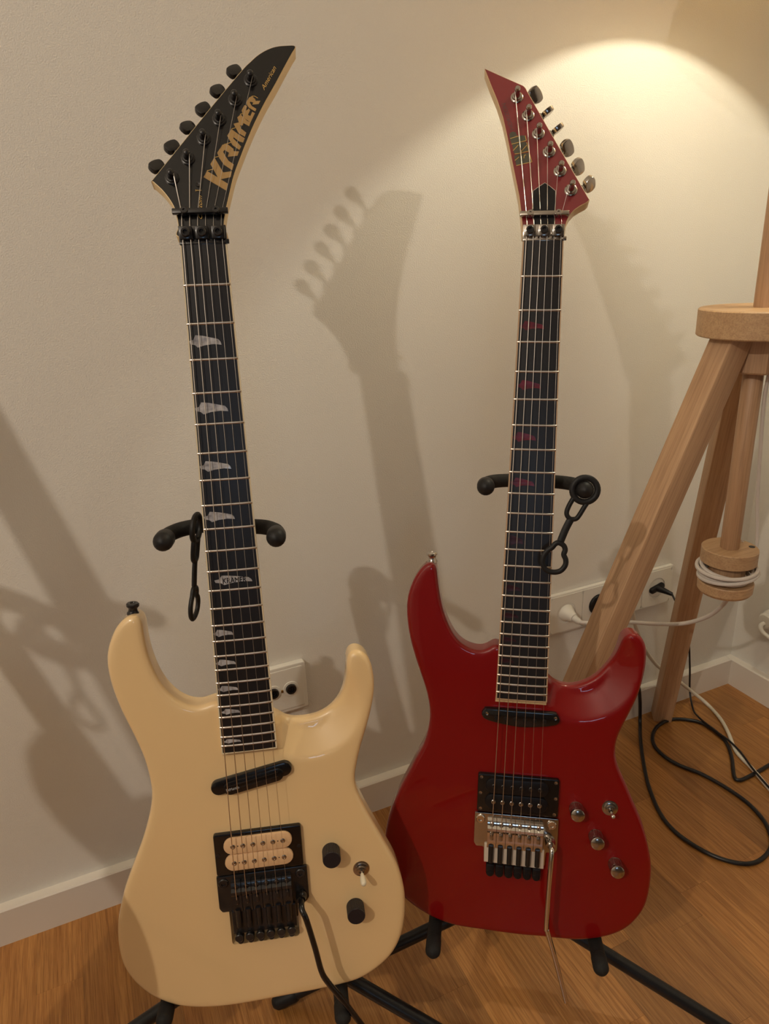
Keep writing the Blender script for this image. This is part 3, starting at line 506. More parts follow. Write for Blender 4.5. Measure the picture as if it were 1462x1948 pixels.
def make_guitar(key, name, label, c):
    Mt = DT[key]; E = empty(name, Matrix([Mt[0], Mt[1], Mt[2], [0, 0, 0, 1]]), label, 'guitar')
    w0, w1 = DT[key + 'w']; yend = -0.4945
    wid = lambda y: (w0 + (w1 - w0) * (-y) / .486) / 2 + .0006
    # body
    guitar_body(DT[key + '_body'], -0.009, 0.031, c['edge'], c['scoop'], c['cav'], c['body'], E)
    # neck shaft
    bm = bmesh.new(); R = []
    for y, th in ((.012, .0145), (.004, .014), (-.02, .0135), (-.1, .014), (-.25, .015), (-.38, .0165), (-.425, .018), (-.45, .020), (-.50, .020)):
        h = wid(y) if y < 0 else wid(0) - .0002; ring = []
        for k in range(17):
            t = math.pi * k / 16; ring.append(bm.verts.new((-h * math.cos(t), y, -.0085 - th * math.sin(t) ** .75)))
        R.append(ring)
    for A_, B_ in zip(R, R[1:]):
        for k in range(16): bm.faces.new((A_[k], A_[k + 1], B_[k + 1], B_[k]))
        bm.faces.new((A_[0], B_[0], B_[16], A_[16]))
    bm.faces.new(R[0]); bm.faces.new(R[-1][::-1]); build('neck', bm, c['neck'], E)
    # fingerboard with crowned top
    def strip(x_in, x_out, y0, y1, zt, zb, ins=0):
        pass
    bw = .0013
    bm = bmesh.new(); R = []
    for y in [-.0005] + [fret_y(k) for k in range(1, 25)] + [yend + bw]:
        h = wid(y) - bw; R.append([bm.verts.new((x, y, -.0011 + crown(x))) for x in [h * (j / 6 - 1) for j in range(13)]] + [bm.verts.new((h, y, -.0088)), bm.verts.new((-h, y, -.0088))])
    for A_, B_ in zip(R, R[1:]):
        for k in range(15): bm.faces.new((A_[k], A_[(k + 1) % 15], B_[(k + 1) % 15], B_[k]))
    bm.faces.new(R[0]); bm.faces.new(R[-1][::-1]); build('fingerboard', bm, 'board', E)
    bm = bmesh.new()
    for s in (-1, 1):
        prism(bm, [(s * (wid(0) - bw), 0), (s * wid(0), 0), (s * wid(yend), yend), (s * (wid(yend) - bw), yend)], -.0090, -.0011 + crown(w1 / 2))
    prism(bm, [(-wid(yend) + bw, yend + bw), (wid(yend) - bw, yend + bw), (wid(yend) - bw, yend), (-wid(yend) + bw, yend)], -.0090, -.0014 + crown(w1 / 4))
    build('binding', bm, c['bind'], E, smooth=False)
    for k in range(1, 25):
        y = fret_y(k); h = wid(y) - .0003; bm = bmesh.new(); R = []
        for j in range(15):
            x = h * (j / 7 - 1); e_ = .0004 if abs(x) < h - .001 else .0
            R.append([bm.verts.new((x, y + dy, -.0013 + crown(x) + dz * (1 if e_ else .45))) for dy, dz in ((.0012, 0), (.0009, .0008), (.0003, .0012), (-.0003, .0012), (-.0009, .0008), (-.0012, 0))])
        for A_, B_ in zip(R, R[1:]):
            for q in range(6): bm.faces.new((A_[q], A_[(q + 1) % 6], B_[(q + 1) % 6], B_[q]))
        bm.faces.new(R[0]); bm.faces.new(R[-1][::-1]); build('fret', bm, 'steel', E)
    # inlays
    base = np.array(DT['inlay']); yc = (fret_y(4) + fret_y(5)) / 2; bx0 = base[:, 0].min(); bl = base[:, 0].max() - bx0; by = base[:, 1].mean()
    for fr, x0f, lf, hf, mk in c['inlays']:
        ym = (fret_y(fr - 1) + fret_y(fr)) / 2; wd = 2 * wid(ym); L_ = lf * wd
        poly = [(-wd / 2 + x0f * wd + (x - bx0) / bl * L_, ym + (y - by) * hf) for x, y in base]
        bm = bmesh.new(); prism(bm, poly, -.0013, -.00072, f=lambda x, y: crown(x)); o = build('inlay', bm, mk, E, smooth=False)
        if fr == 12 and key == 'L':
            text('inlay_lettering', 'KRAMER', .0078, T(-.0105, ym - .0028, -.0004), 'blackgloss', E, fit=.0225, bold=.0)
    # headstock
    ang = math.radians(14)
    H = T(0, 0, -.006) @ Matrix.Rotation(-ang, 4, 'X')
    ho = np.array(smooth_outline(DT[key + '_head'], .0022, 1)) if c['smoothhead'] else np.array(roundpoly([tuple(q) for q in DT[key + '_head']], .0012, 2))
    ho = ho[(ho[:, 1] > -.006)]; bs = c['bscale']
    bm = bmesh.new(); prism(bm, [tuple(q) for q in ho], -.0140, 0, .0006, mtx=H); hs = build('headstock', bm, c['headside'], E, ang=30)
    tgt = []; cen = ho.mean(0)
    nH = len(ho); tgv = np.roll(ho, -1, 0) - np.roll(ho, 1, 0); tgv /= np.maximum(1e-9, np.hypot(*tgv.T))[:, None]
    sgn = 1 if np.sum(ho[:, 0] * np.roll(ho[:, 1], -1) - np.roll(ho[:, 0], -1) * ho[:, 1]) > 0 else -1
    fi = ho + np.stack([-tgv[:, 1], tgv[:, 0]], 1) * sgn * .0007
    bm = bmesh.new(); prism(bm, [tuple(q) for q in fi], -.0002, .0003, mtx=H); build('headstock_face', bm, c['face'], hs, smooth=False)
    # nut and string clamps
    nw = w0 / 2 + .0006
    bm = bmesh.new(); box(bm, (0, .0075, -.0052), (nw * 2 + .001, .0165, .0052), bev=.0006)
    for j in range(6): box(bm, (-.0174 + .00696 * j + .0034, .0012, -.0022), (.0048, .004, .002), bev=.0004)
    box(bm, (0, .0, -.003), (nw * 2, .0025, .0040), bev=.0004)
    nut = build('locking_nut', bm, c['hard'], E, ang=30)
    for j in range(3):
        x = (j - 1) * .0142; bm = bmesh.new(); box(bm, (x, .0085, .0005), (.0118, .0112, .0050), bev=.0008); cl = build('clamp_block', bm, c['hard'], nut, ang=30)
        bm = bmesh.new(); lathe(bm, [(.0040, 0), (.0040, .0034), (.0034, .0040), (.0021, .0040), (.0019, .0012), (0, .0012)], 20, T(x, .0085, .0026)); build('clamp_screw', bm, 'blackmetal', cl)
    # string retainer bar
    y_b = c['bar_y']; bm = bmesh.new(); box(bm, (c['bar_x'], y_b, .0045), (c['bar_w'], .0050, .0042), mtx=H, bev=.0008)
    rb = build('string_retainer_bar', bm, c['barmat'], hs, ang=30)
    for s in (-1, 1):
        bm = bmesh.new(); lathe(bm, [(.0034, -.004), (.0034, .0008), (.0028, .0014), (.0012, .0014), (.001, .0002), (0, .0002)], 18, H @ T(c['bar_x'] + s * .0142, y_b, .0066)); build('bar_screw', bm, c['hard'], rb)
    # tuning pegs
    P = DT[key + '_post']; Bt = DT[key + '_btn']; Bt = Bt[::-1] if (P[0][1] < P[-1][1]) != (Bt[0][1] < Bt[-1][1]) else Bt
    ptop = []
    for i in range(6):
        px0, py0 = P[i]; bxx, byy = Bt[i]
        bm = bmesh.new()
        lathe(bm, [(r_, z_ * c['pscale']) for r_, z_ in [(.0066, 0), (.0066, .0012), (.0056, .0020), (.0050, .0020), (.0048, .0036), (.0034, .0038), (.0030, .0062), (.0024, .0095), (.0031, .0125), (.0030, .0146), (.0020, .0160), (0, .0163)]], 28, H @ T(px0, py0, .0003))
        d = Vector((bxx - px0, byy - py0, 0)); L_ = d.length; d.normalize()
        Ft = H @ Matrix.Translation((px0, py0, -.0185)) @ Matrix(((d.x, -d.y, 0, 0), (d.y, d.x, 0, 0), (0, 0, 1, 0), (0, 0, 0, 1)))
        box(bm, (.002, 0, 0), (.019, .0125, .0090), mtx=Ft, bev=.002)
        tube(bm, [Ft @ Vector((.010, 0, 0)), Ft @ Vector((L_ - .004, 0, 0))], .0022, 12)
        lathe(bm, [(.0030, 0), (.0044, .001), (.0044, .003), (.0030, .004)], 18, Ft @ T(L_ - .0095, 0, 0) @ Matrix.Rotation(math.pi / 2, 4, 'Y'))
        tp = build('tuning_peg', bm, c['tuner'], E)
        bm = bmesh.new(); ph = math.radians(c['btn_rot'][i])
        hw = .0092; pl = [(a_ * bs, b_ * bs) for a_, b_ in [(-.0052, -.0050), (-.0035, -.0078), (.0015, -hw), (.0062, -.0080), (.0078, -.0042), (.0082, 0), (.0078, .0042), (.0062, .0080), (.0015, hw), (-.0035, .0078), (-.0052, .0050)]]
        prism(bm, [(q.x, q.y) for q in spline([(a_, b_, 0) for a_, b_ in pl], 3, True)], -.0026, .0026, .0010, mtx=Ft @ T(L_, 0, 0) @ Matrix.Rotation(ph, 4, 'X'))
        build('tuner_button', bm, c['tuner'], tp, ang=35)
        ptop.append(H @ Vector((px0, py0, .0115 * c['pscale'])))
    order = sorted(range(6), key=lambda i: P[i][0] * c['sidesign'])
    order = sorted(range(6), key=lambda i: P[i][1])
    if c['side'] > 0: order = order[::-1]      # farthest post serves the string nearest the button-free side
    # strings
    gauge = [.00050, .00042, .00034, .00023, .00018, .00015]
    for j in range(6):
        xn = -.0174 + .00696 * j; xb = -.0262 + .01048 * j
        pi = order[j] if c['side'] < 0 else order[5 - j] if False else order[j]
        top = ptop[pi]; off = Vector((.0026 if c['side'] < 0 else -.0026, 0, 0))
        bm = bmesh.new(); pb = H @ Vector((xn * 1.02, c['bar_y'], .0012))
        tube(bm, [(xb, -.661, .0020), (xb, -.646, .0052), (xn, .0012, .0012), (xn, .016, -.0010), tuple(pb), tuple(top + off)], gauge[j], 8); build('string', bm, 'string', E)
    # strap button on the upper horn
    sx, sy, sdx, sdy = c['strapbtn']
    bm = bmesh.new(); lathe(bm, [(.0058, 0), (.0058, .0018), (.0046, .0034), (.0042, .0056), (.0050, .0074), (.0062, .0086), (.0062, .0108), (.0052, .0118), (.0026, .0118), (.0022, .0110), (0, .0110)], 28, axis_to((sx, sy, -.024), (sdx, sdy, .1))); build('strap_button', bm, c['strapmat'], E)
    return E, H, hs
def bridge(E, c):
    br_poly = [(-.0460, -.632), (.0483, -.632), (.0483, -.669), (.0455, -.6735), (.0360, -.6735), (.0355, -.690), (-.0340, -.690), (-.0345, -.6735), (-.0430, -.6735), (-.0460, -.669)]
    bm = bmesh.new(); prism(bm, roundpoly(br_poly, .0015), -.0075, -.0045, .0008); br = build('tremolo_bridge', bm, c['plate'], E, ang=30)
    for j in range(6):
        x = -.0262 + .01048 * j; bm = bmesh.new(); h = .0048
        prof = [(-.637, -.0045), (-.6375, 0.0), (-.6395, .0012), (-.643, .0018), (-.6455, h), (-.6485, h - .0003), (-.652, .0022), (-.660, .0020), (-.6645, .0016), (-.6715, -.0006), (-.6725, -.0045)]
        R = [[bm.verts.new((x + s * .0049, y, z)) for y, z in prof] for s in (-1, 1)]
        for k in range(len(prof)): bm.faces.new((R[0][k], R[0][(k + 1) % len(prof)], R[1][(k + 1) % len(prof)], R[1][k]))
        bm.faces.new(R[0]); bm.faces.new(R[1][::-1]); sd = build('saddle', bm, c['saddle'][j], E if False else br, ang=25)
        bm = bmesh.new(); box(bm, (x, -.656, .0022), (.0042, .0080, .0030), bev=.0006); lathe(bm, [(.0024, -.002), (.0024, .0022), (.0018, .0026), (0, .0018)], 14, T(x, -.641, .0008)); build('string_lock', bm, 'blackmetal' if c['dark'] else 'smoke', br)
        bm = bmesh.new(); tube(bm, [(x, -.668, .0000), (x, -.680, .0002), (x, -.6885, .0004)], [.0031, .0029, .0029], 14); build('lock_screw', bm, 'blackmetal', br)
        bm = bmesh.new()
        if c['dark']:
            lathe(bm, [(.0030, -.012), (.0030, -.001), (.0044, -.0005), (.0044, .0028), (.0038, .0034), (0, .0034)], 20, T(x * 1.05, -.7005, .0)); lathe(bm, [(.0, -.016), (.0032, -.016), (.0032, -.006), (.0028, -.0055), (0, -.0055)], 18, T(x * 1.03, -.7095, .002))
        else:
            box(bm, (x, -.697, -.0035), (.0094, .010, .0070), bev=.0016); lathe(bm, [(.0044, -.004), (.0046, .002), (.0042, .0034), (.0030, .0038), (0, .0036)], 20, T(x, -.7025, -.0035))
        build('fine_tuner', bm, 'blackmetal' if c['dark'] else 'blackplastic', br)
    bm = bmesh.new()
    if c['dark']: prism(bm, roundpoly([(-.0335, -.672), (.0335, -.672), (.0335, -.6985), (-.0335, -.6985)], .001), -.010, -.0015, .001); build('fine_tuner_block', bm, 'blackmetal', br, ang=30)
    else:
        prism(bm, roundpoly([(-.0338, -.668), (.0338, -.670), (.0340, -.6925), (-.0335, -.6905)], .0005), -.0085, -.0022, .0004); tag(build('cream_plate', bm, 'creamplate', br, ang=30), 'cream plate under the saddle screws')
    for s in (-1, 1):
        bm = bmesh.new(); lathe(bm, [(.0052, -.004), (.0052, .0006), (.0044, .0014), (.0022, .0014), (.0020, .0002), (0, .0002)], 22, T(s * .0402 + .0008, -.6395, -.0040)); build('pivot_post', bm, c['post'], br)
    ax_, ay = c['arm0']
    bm = bmesh.new(); lathe(bm, [(.0058, 0), (.0058, .006), (.0050, .0070), (.0044, .0105), (0, .0105)], 24, T(ax_, ay, -.0048)); build('arm_socket', bm, c['arm'], br)
    pth = [(ax_, ay, -.001), (ax_, ay, .009), (ax_ + .0004, ay - .003, .0165)] + c['armpath']
    sp = spline(pth, 8); bm = bmesh.new(); tube(bm, sp, c['armr'], 14, dome=True)
    E2 = build('tremolo_arm', bm, c['arm'], E); return br
def humbucker(E, cream, ring):
    x0, y0, x1, y1 = ring; bm = bmesh.new(); 
    prism(bm, rrect(x0, y0, x1, y1, .0025), -.0095, -.0042, .0012); rg = build('pickup_ring', bm, 'blackgloss', E, ang=30)
    pk = None
    for yy in (-.5972, -.6160):
        bm = bmesh.new(); prism(bm, capsule(-.0262, yy, .0262, yy, .00905), -.008, -.0012, .0009); b = build('bobbin', bm, 'cobbin' if cream else 'blackplastic', rg, ang=30)
        for j in range(6):
            bm = bmesh.new(); x = -.0257 + .01028 * j
            lathe(bm, [(.0025, 0), (.0025, .0005), (.0019, .0009), (.0013, .0009), (.0012, .0002), (0, .0002)], 16, T(x, yy - .0002, -.0013)); build('pole_piece', bm, 'smoke' if (cream or yy < -.61) else 'blackmetal', rg)
        if cream:
            bm = bmesh.new()
            for x in (-.0206, .0206): lathe(bm, [(.0006, 0), (.0006, .0003), (0, .0003)], 8, T(x, yy, -.0012))
            build('bobbin_hole', bm, 'blackplastic', rg)
    cor = [((x0 + x1) / 2 + s * ((x1 - x0) / 2 - .0035), (y0 + y1) / 2) for s in (-1, 1)]
    if not cream: cor += [(x, y) for x in (x0 + .004, x1 - .004) for y in (y0 + .004, y1 - .004)]
    for x, y in cor:
        bm = bmesh.new(); lathe(bm, [(.0021, 0), (.0019, .0006), (.0008, .0006), (0, .0001)], 14, T(x, y, -.0043)); build('ring_screw', bm, 'blackmetal' if cream else 'smoke', rg)
    return rg
def knob(E, x, y, r, chrome, name='volume_knob'):
    bm = bmesh.new(); n = 36
    if chrome: lathe(bm, [(.0078, 0), (.0080, .001), (.0074, .0022), (.0074, .0125), (r, .0132), (r, .0150), (r * .93, .0166), (r * .72, .0176), (0, .0180)], 36, T(x, y, -.009)); o = build(name, bm, 'smoke', E, ang=30)
    else:
        ring0 = []
        for rr2, z in ((r * .985, 0), (r, .0006), (r, .0162), (r * .95, .0170)):
            ring0.append([bm.verts.new((x + (rr2 + (.00018 if k % 2 else -.00018)) * math.cos(2 * math.pi * k / 72), y + (rr2 + (.00018 if k % 2 else -.00018)) * math.sin(2 * math.pi * k / 72), z - .009)) for k in range(72)])
        for A_, B_ in zip(ring0, ring0[1:]):
            for k in range(72): bm.faces.new((A_[k], A_[(k + 1) % 72], B_[(k + 1) % 72], B_[k]))
        bm.faces.new(ring0[0][::-1]); bm.faces.new(ring0[-1]); o = build(name, bm, 'blackcap', E, ang=25)
    if chrome:
        bm = bmesh.new()
        for k in range(24):
            t = 2 * math.pi * k / 24; box(bm, (x + .0075 * math.cos(t), y + .0075 * math.sin(t), -.0015), (.0007, .0007, .0095))
        g = build('knurled_skirt', bm, 'chrome', o, smooth=False); g['kind'] = 'stuff'
def toggle(E, x, y, tip, white):
    bm = bmesh.new(); lathe(bm, [(.0088, 0), (.0088, .0008), (.0074, .0010), (.0072, .0024), (.0056, .0030), (.0050, .0030), (.0048, .0050), (.0030, .0054), (.0026, .0040), (0, .0040)], 30, T(x, y, -.009)); t = build('toggle_switch', bm, 'smoke', E, ang=35)
    a = Vector((x, y, -.005)); b = Vector(tip); bm = bmesh.new()
    if white:
        tube(bm, [a, a.lerp(b, .35)], .0013, 10); build('lever', bm, 'chrome', t)
        bm = bmesh.new(); tube(bm, [a.lerp(b, .3), a.lerp(b, .5), a.lerp(b, .8), b], [.0018, .0026, .0032, .0031], 16, dome=True); tag(build('lever_tip', bm, 'ivory', t), 'ivory lever tip')
    else: tube(bm, [a, a.lerp(b, .6), b], [.0013, .0016, .0026], 12, dome=True); build('lever', bm, 'chrome', t)
def sstep(a, b, x):
    t = np.clip((x - a) / (b - a), 0, 1); return t * t * (3 - 2 * t)
def scoop_fn(cx, cy, R, k, xmin):
    def fn(P, d):
        q = R - np.hypot(P[:, 0] - cx, P[:, 1] - cy); q = np.clip(q, 0, .030)
        return k * np.where(q < .003, q * q / .006, q - .0015) * sstep(xmin - .004, xmin + .004, P[:, 0]) * (P[:, 1] > -.56)
    return fn
SC_L = DT.get('scoopL'); SC_R = DT.get('scoopR')
cL = dict(edge=.0065, scoop=scoop_fn(*SC_L), cav=[(-.0369, -.650), (-.0369, -.7165), (.0350, -.7170), (.0350, -.650)], body='cream', neck='maple', bind='bindL', headside='headside', face='blackgloss', hard='blackmetal', barmat='blackmetal', tuner='blackmetal',
    inlays=[(3, .03, .66, 1.0, 'pearl'), (5, .03, .67, 1.0, 'pearl'), (7, .03, .62, .9, 'pearl'), (9, .03, .60, .9, 'pearl'), (12, .13, .72, .85, 'pearl'), (15, .03, .37, .66, 'pearl'), (17, .03, .37, .62, 'pearl'), (19, .03, .37, .58, 'pearl'), (21, .06, .34, .54, 'pearl'), (24, .05, .32, .42, 'pearl')],
    smoothhead=True, bar_y=.0292, bar_x=-.0008, bar_w=.0500, btn_rot=DT['brL'], bscale=.82, pscale=.72, side=-1, sidesign=1, strapbtn=(*DT['hornL'], .10, .99), strapmat='blackmetal')
gL, HL, hsL = make_guitar('L', 'electric_guitar', 'cream double-cutaway electric guitar with black headstock on the left stand', cL)
bridge(gL, dict(dark=True, plate='blackmetal', saddle=['blackmetal'] * 6, post='blackmetal', arm='blackgloss', arm0=(.0402, -.664), armpath=DT['arm_L'][1:], armr=.0031))
humbucker(gL, True, (-.0452, -.6310, .0452, -.5842))
for x, y in ((.0750, -.6213), (.0967, -.6905)): knob(gL, x, y, .0094, False)
toggle(gL, .1059, -.6470, (.1065, -.6520, .0085), True)
bm = bmesh.new(); aL = math.atan2(.013, .0691)
prism(bm, capsule(-.0345, -.5324, .0330, -.5197, .0080), -.0095, -.0035, .0022); sp_ = build('single_coil_pickup', bm, 'blackgloss', gL)
bm = bmesh.new(); prism(bm, capsule(-.0225, -.5330, .0250, -.5240, .0072), -.0095, -.0018, .0012); build('pickup_cover', bm, 'blackgloss', sp_)
bm = bmesh.new()
for dy in (.0022, -.0022): prism(bm, capsule(-.024, -.5325 + dy, .026, -.5230 + dy, .0006, 3), -.002, -.0014)
build('rail_blade', bm, 'blackmetal', sp_)
bm = bmesh.new()
text('pickup_lettering', 'DiMarzio', .0042, T(-.0262, -.5356, -.0013) @ Matrix.Rotation(.19, 4, 'Z'), 'whiteprint', sp_, fit=.0130)
def plate_poly(E, H, poly, z, th, m, name, parent):
    bm = bmesh.new(); prism(bm, poly, z, z + th, mtx=H); return build(name, bm, m, parent, smooth=False)
for q in DT['logoK']: plate_poly(gL, HL, q, .0003, .00015, 'gold', 'logo_letter', hsL)
bm = bmesh.new()
for q in DT['logoKl']:
    for a, b in zip(q, q[1:]):
        v0 = Vector(a); v1 = Vector(b); t = (v1 - v0).normalized(); nn = Vector((-t.y, t.x)) * .00025; prism(bm, [tuple(v0 - nn), tuple(v1 - nn), tuple(v1 + nn), tuple(v0 + nn)], .0003, .00045, mtx=HL)
build('logo_line', bm, 'goldline', hsL, smooth=False)
def along(H, a, b, z):
    a = Vector(a); b = Vector(b); t = math.atan2(b.y - a.y, b.x - a.x); return H @ T(a.x, a.y, z) @ Matrix.Rotation(t, 4, 'Z'), (b - a).length
m_, l_ = along(HL, *DT['am'], .00035); text('script_lettering', 'American', .0060, m_, 'goldline', hsL, fit=l_, shear=.5)
m_, l_ = along(HL, *DT['cu'], .00035); text('script_lettering', 'Custom', .0052, m_, 'goldline', hsL, fit=l_, shear=.5)
bm = bmesh.new(); s0 = DT['tscrew'][0]; s1 = DT['tscrew'][1]
lathe(bm, [(.0024, 0), (.0022, .0010), (.0010, .0010), (0, .0003)], 16, HL @ T(s0[0], s0[1], .0003)); build('string_tree_screw', bm, 'blackmetal', hsL)
bm = bmesh.new(); box(bm, (s1[0], s1[1], .0006), (.0052, .0007, .0006), mtx=HL); box(bm, (s1[0] - .0024, s1[1], .0006), (.0007, .0016, .0006), mtx=HL); build('staple', bm, 'brass', hsL)
# red guitar
def scoopR(P, d): return scoop_fn(*SC_R)(P, d)
cR = dict(edge=.0050, scoop=scoopR, cav=None, body='red', neck='maple', bind='bindR', headside='maple', face='redhead', hard='smoke', barmat='smoke', tuner='smoke',
    inlays=[(3, .04, .58, .85, 'redpearl'), (5, .06, .55, .95, 'redpearl'), (7, .03, .52, .95, 'redpearl'), (9, .04, .52, .9, 'redpearl'), (12, .04, .34, 1.0, 'darkpearl'), (15, .04, .34, .75, 'darkpearl'), (17, .04, .32, .62, 'darkpearl'), (19, .04, .30, .55, 'darkpearl'), (21, .04, .28, .5, 'darkpearl')],
    smoothhead=False, bar_y=.0273, bar_x=.0002, bar_w=.0500, btn_rot=DT['brR'], bscale=.95, pscale=1.0, side=1, sidesign=-1, strapbtn=(*DT['hornR'], -.08, .99), strapmat='chrome')
gR, HR, hsR = make_guitar('R', 'electric_guitar', 'red double-cutaway electric guitar with chrome hardware on the right stand', cR)
bridge(gR, dict(dark=False, plate='smoke', saddle=['chrome'] * 6, post='chrome', arm='chrome', arm0=(.0395, -.658), armpath=DT['arm_R'][1:], armr=.0028))
humbucker(gR, False, (-.0440, -.6306, .0470, -.5848))
for x, y in ((.0671, -.6188), (.0902, -.6498), (.1136, -.6813)): knob(gR, x, y, .0080, True)
toggle(gR, .1041, -.6150, (.1046, -.6160, .0075), False)
bm = bmesh.new(); pol = [(-.0430, -.5135), (-.0405, -.5085), (-.0350, -.5065), (0, -.5068), (.0350, -.5068), (.0405, -.5090), (.0434, -.5145), (.0410, -.5195), (.0340, -.5222), (.0200, -.5245), (0, -.5262), (-.0200, -.5240), (-.0340, -.5212), (-.0405, -.5185)]
prism(bm, [(q.x, q.y) for q in spline([(a, b, 0) for a, b in pol], 4, True)], -.0095, -.0030, .0016); sp2 = build('single_coil_pickup', bm, 'blackgloss', gR)
for j in range(6): bm = bmesh.new(); lathe(bm, [(.0024, 0), (.0024, .0004), (0, .0006)], 16, T(-.0265 + .0106 * j, -.5172, -.0030)); build('pole_piece', bm, 'blackmetal', sp2)
for x in (-.0370, .0385): bm = bmesh.new(); lathe(bm, [(.0022, 0), (.0019, .0007), (.0009, .0007), (0, .0001)], 14, T(x, -.5128, -.0030)); build('pickup_screw', bm, 'smoke', sp2)
bm = bmesh.new(); prism(bm, [tuple(q) for q in DT['truss']], .0002, .0022, .0004, mtx=HR); tr = build('truss_rod_cover', bm, 'blackplastic', hsR, smooth=False)
bm = bmesh.new(); tq = [Vector((*q, .0016)) for q in DT['truss']]; tube(bm, [HR @ q for q in tq], .0005, 6, closed=True); build('cover_rim', bm, 'creamplate', tr)
for q in DT['esp']: plate_poly(gR, HR, q, .0003, .00015, 'greylogo', 'logo_block', hsR)
bm = bmesh.new()
for q in DT['espl']:
    for a, b in zip(q, q[1:]):
        v0 = Vector(a); v1 = Vector(b); t = (v1 - v0).normalized(); nn = Vector((-t.y, t.x)) * .00033; prism(bm, [tuple(v0 - nn), tuple(v1 - nn), tuple(v1 + nn), tuple(v0 + nn)], .0004, .0006, mtx=HR)
build('logo_line', bm, 'goldline', hsR, smooth=False)
m_, l_ = along(HR, *DT['hz'], .00035); text('engraved_lettering', 'HORIZON', .0062, m_, 'engrave', hsR, fit=l_)
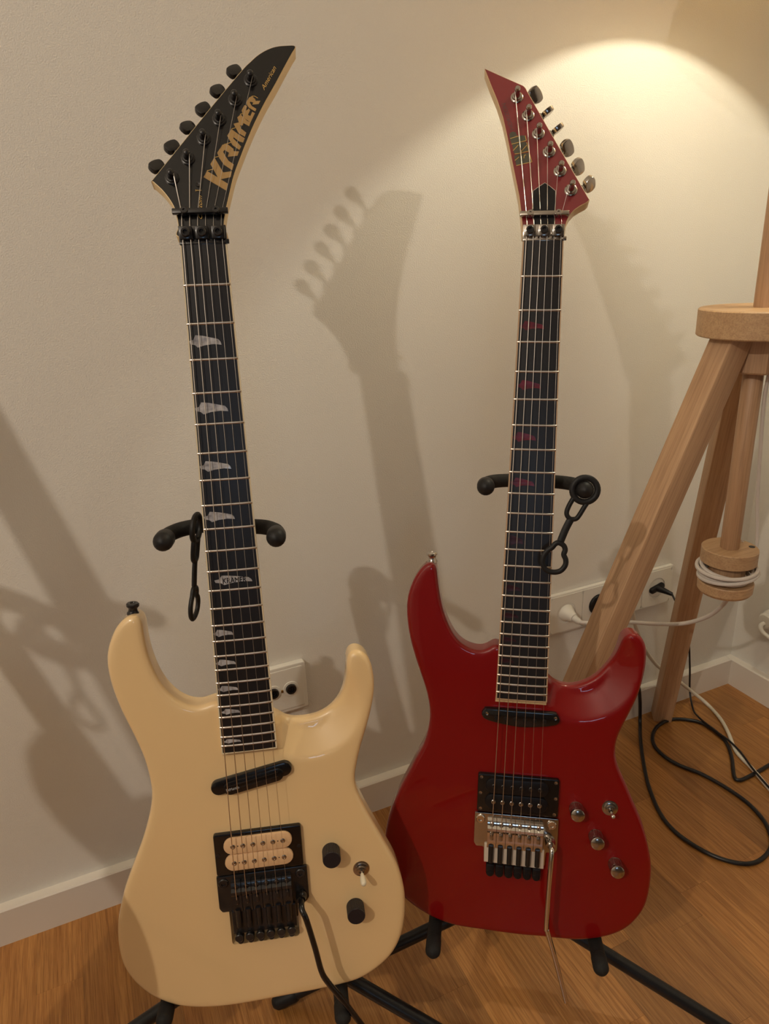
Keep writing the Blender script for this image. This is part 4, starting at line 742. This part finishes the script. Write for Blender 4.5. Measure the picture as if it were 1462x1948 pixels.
# ------------------------------------------------------------------ stands
def make_stand(key, label, yoke, legs_, strapspec, off=Matrix()):
    Mt = DT[key]; G4 = off @ Matrix([Mt[0], Mt[1], Mt[2], [0, 0, 0, 1]])
    hub = off @ Vector(DT['hub_' + key]); base = Vector((hub.x, hub.y, 0))
    E = empty('guitar_stand', Matrix.Translation(base), label, 'stand')
    inv = Matrix.Translation(-base)
    G = lambda v: inv @ (G4 @ Vector(v))
    (xl_, yl, zl_), (xr_, yr, zr_) = yoke; cx = (xl_ + xr_) / 2; hz = hub.z
    yh = DT['huby_' + key]; zp = -.078
    bm = bmesh.new(); p0 = G((cx * .3, yh - .02, zp)); tube(bm, spline([tuple(p0), tuple(G((cx * .5, (yh + yl) / 2, zp))), tuple(G((cx, yl - .040, -.098))), tuple(G((cx, yl - .008, -.096))), tuple(G((cx, yl + .010, -.078))), tuple(G((cx, yl + .010, -.058))), tuple(G((cx, yl + .004, -.040)))], 8), .0105, 16); tube(bm, [G((cx * .62, yl - .24, -.0885)), G((cx, yl - .035, -.098))], .0140, 18); build('post', bm, 'tube', E)
    for s, (x, y, z) in ((-1, yoke[0]), (1, yoke[1])):
        bm = bmesh.new(); path = [(cx, y + .005, -.0405), (cx + (x - cx) * .45, y + .004, -.0400), (cx + (x - cx) * .80, y + .003, -.031), (x, y + .001, -.014), (x, y, z - .004)]
        tube(bm, [G(tuple(p)) for p in spline(path, 6)], .0076, 16); ar = build('yoke_arm', bm, 'foam', E)
        bm = bmesh.new(); tube(bm, [G((x, y + .0005, z - .010)), G((x, y, z + .002))], .0094, 20, dome=True); build('end_cap', bm, 'rubber', ar)
    # hub, legs
    bm = bmesh.new(); lathe(bm, [(.017, -.03), (.019, -.028), (.019, .022), (.016, .028), (0, .028)], 20, Matrix.Translation((0, 0, hz))); lathe(bm, [(0, -.034), (.017, -.03)], 20, Matrix.Translation((0, 0, hz))); build('hub', bm, 'rubber', E)
    for th, R_ in legs_:
        t = math.radians(th); f = Vector((math.cos(t) * R_, math.sin(t) * R_, .0115)); a = Vector((math.cos(t) * .012, math.sin(t) * .012, hz))
        bm = bmesh.new(); tube(bm, [a, f], .0080, 16, dome=False); lg = build('leg', bm, 'tube', E)
        bm = bmesh.new(); tube(bm, [a.lerp(f, .93), a.lerp(f, .995)], .0100, 16, dome=True); build('rubber_foot', bm, 'rubber', lg)
    # cradle arms under the body
    for (x, y, z) in DT['prong_' + key]:
        bm = bmesh.new(); path = [p0 + Vector((0, 0, .005)), G((x * .5, y, zp)), G((x * .92, y - .003, zp + .004)), G((x, y, -.060)), G((x, y, z))]
        tube(bm, spline([tuple(p) for p in path], 6), .0070, 14); pr = build('cradle_arm', bm, 'tube', E)
        bm = bmesh.new(); tube(bm, [G((x, y - .0002, -.056)), G((x, y, z - .01))], .0082, 18); tube(bm, [G((x, y, z - .016)), G((x, y, z - .002))], .0088, 18, dome=True); build('foam_sleeve', bm, 'foam', pr)
    # keeper strap: traced link shape, flat rubber
    (sx, sy, sz), rotz, swing, post_ = strapspec; sp = DT['strap']; rc = sp['ring']
    loc = lambda p: Vector((p[0] - rc[0], p[1] - rc[1], 0))
    bm = bmesh.new(); fl_ = (0, 0, 1)
    tube(bm, [Vector((.0128 * math.cos(2 * math.pi * k / 32), .0128 * math.sin(2 * math.pi * k / 32), 0)) for k in range(32)], [(.0028, .0034)] * 32, 10, closed=True, flat=fl_)
    l1 = spline([tuple(loc(p)) for p in sp['link']], 5); tube(bm, l1, [(.0024, .0026)] * len(l1), 10, flat=fl_)
    l2 = spline([tuple(loc(p)) for p in sp['bar']], 4); tube(bm, l2, [(.0024, .0040)] * len(l2), 10, flat=fl_)
    l3 = spline([tuple(loc(p)) for p in sp['key']], 4, True); tube(bm, l3, [(.0024, .0029)] * len(l3), 10, closed=True, flat=fl_)
    Ms = T(sx, sy, sz) @ Matrix.Rotation(math.radians(post_), 4, 'Z') @ Matrix.Rotation(math.radians(rotz), 4, 'Y') @ Matrix.Rotation(math.radians(swing), 4, 'Z')
    for v in bm.verts: v.co = G(Ms @ v.co)
    build('keeper_strap', bm, 'rubber', E)
    return E
DS = DT['stands']
stL = make_stand('L', 'black tripod stand holding the cream guitar, neck yoke with strap on the left', ((-.0603, -.2687, .010), (.0444, -.2732, .010)), DS['L'], ((-.0335, -.2635, -.020), 80, 24, -8))
stR = make_stand('R', 'black tripod stand holding the red guitar, strap hanging from its right arm', ((-.0487, -.2556, .010), (.0537, -.2554, .010)), DS['R'], ((.0537, -.2554, .0125), 0, 0, 0))

# a third guitar of the same build stands beyond the left edge of the photograph: only its shadow reaches the wall
OFF = Vector(DT['third'])
def copy_tree(o, par=None):
    c = o.copy(); COL.objects.link(c)
    if par is not None: c.parent = par
    for ch in o.children: copy_tree(ch, c)
    return c
hp = gL.matrix_world @ Vector((DT['hornL'][0], DT['hornL'][1], -.02))
X3 = Matrix.Translation(OFF) @ Matrix.Translation(hp) @ Matrix.Rotation(math.radians(DT['third_rot'][0]), 4, gL.matrix_world.to_3x3() @ Vector((0, 0, 1))) @ Matrix.Rotation(math.radians(DT['third_rot'][1]), 4, gL.matrix_world.to_3x3() @ Vector((1, 0, 0))) @ Matrix.Rotation(math.radians(DT['third_rot'][2]), 4, gL.matrix_world.to_3x3() @ Vector((0, 1, 0))) @ Matrix.Translation(-hp)
g3 = copy_tree(gL); g3.matrix_world = X3 @ gL.matrix_world
g3['label'] = 'electric guitar out of the photo beyond its left edge, seen only by its shadow'
st3 = make_stand('L', 'black guitar stand out of the photo beyond its left edge', ((-.0603, -.2687, .010), (.0444, -.2732, .010)), DS['L'], ((-.0335, -.2635, -.020), 80, 24, -8), X3)
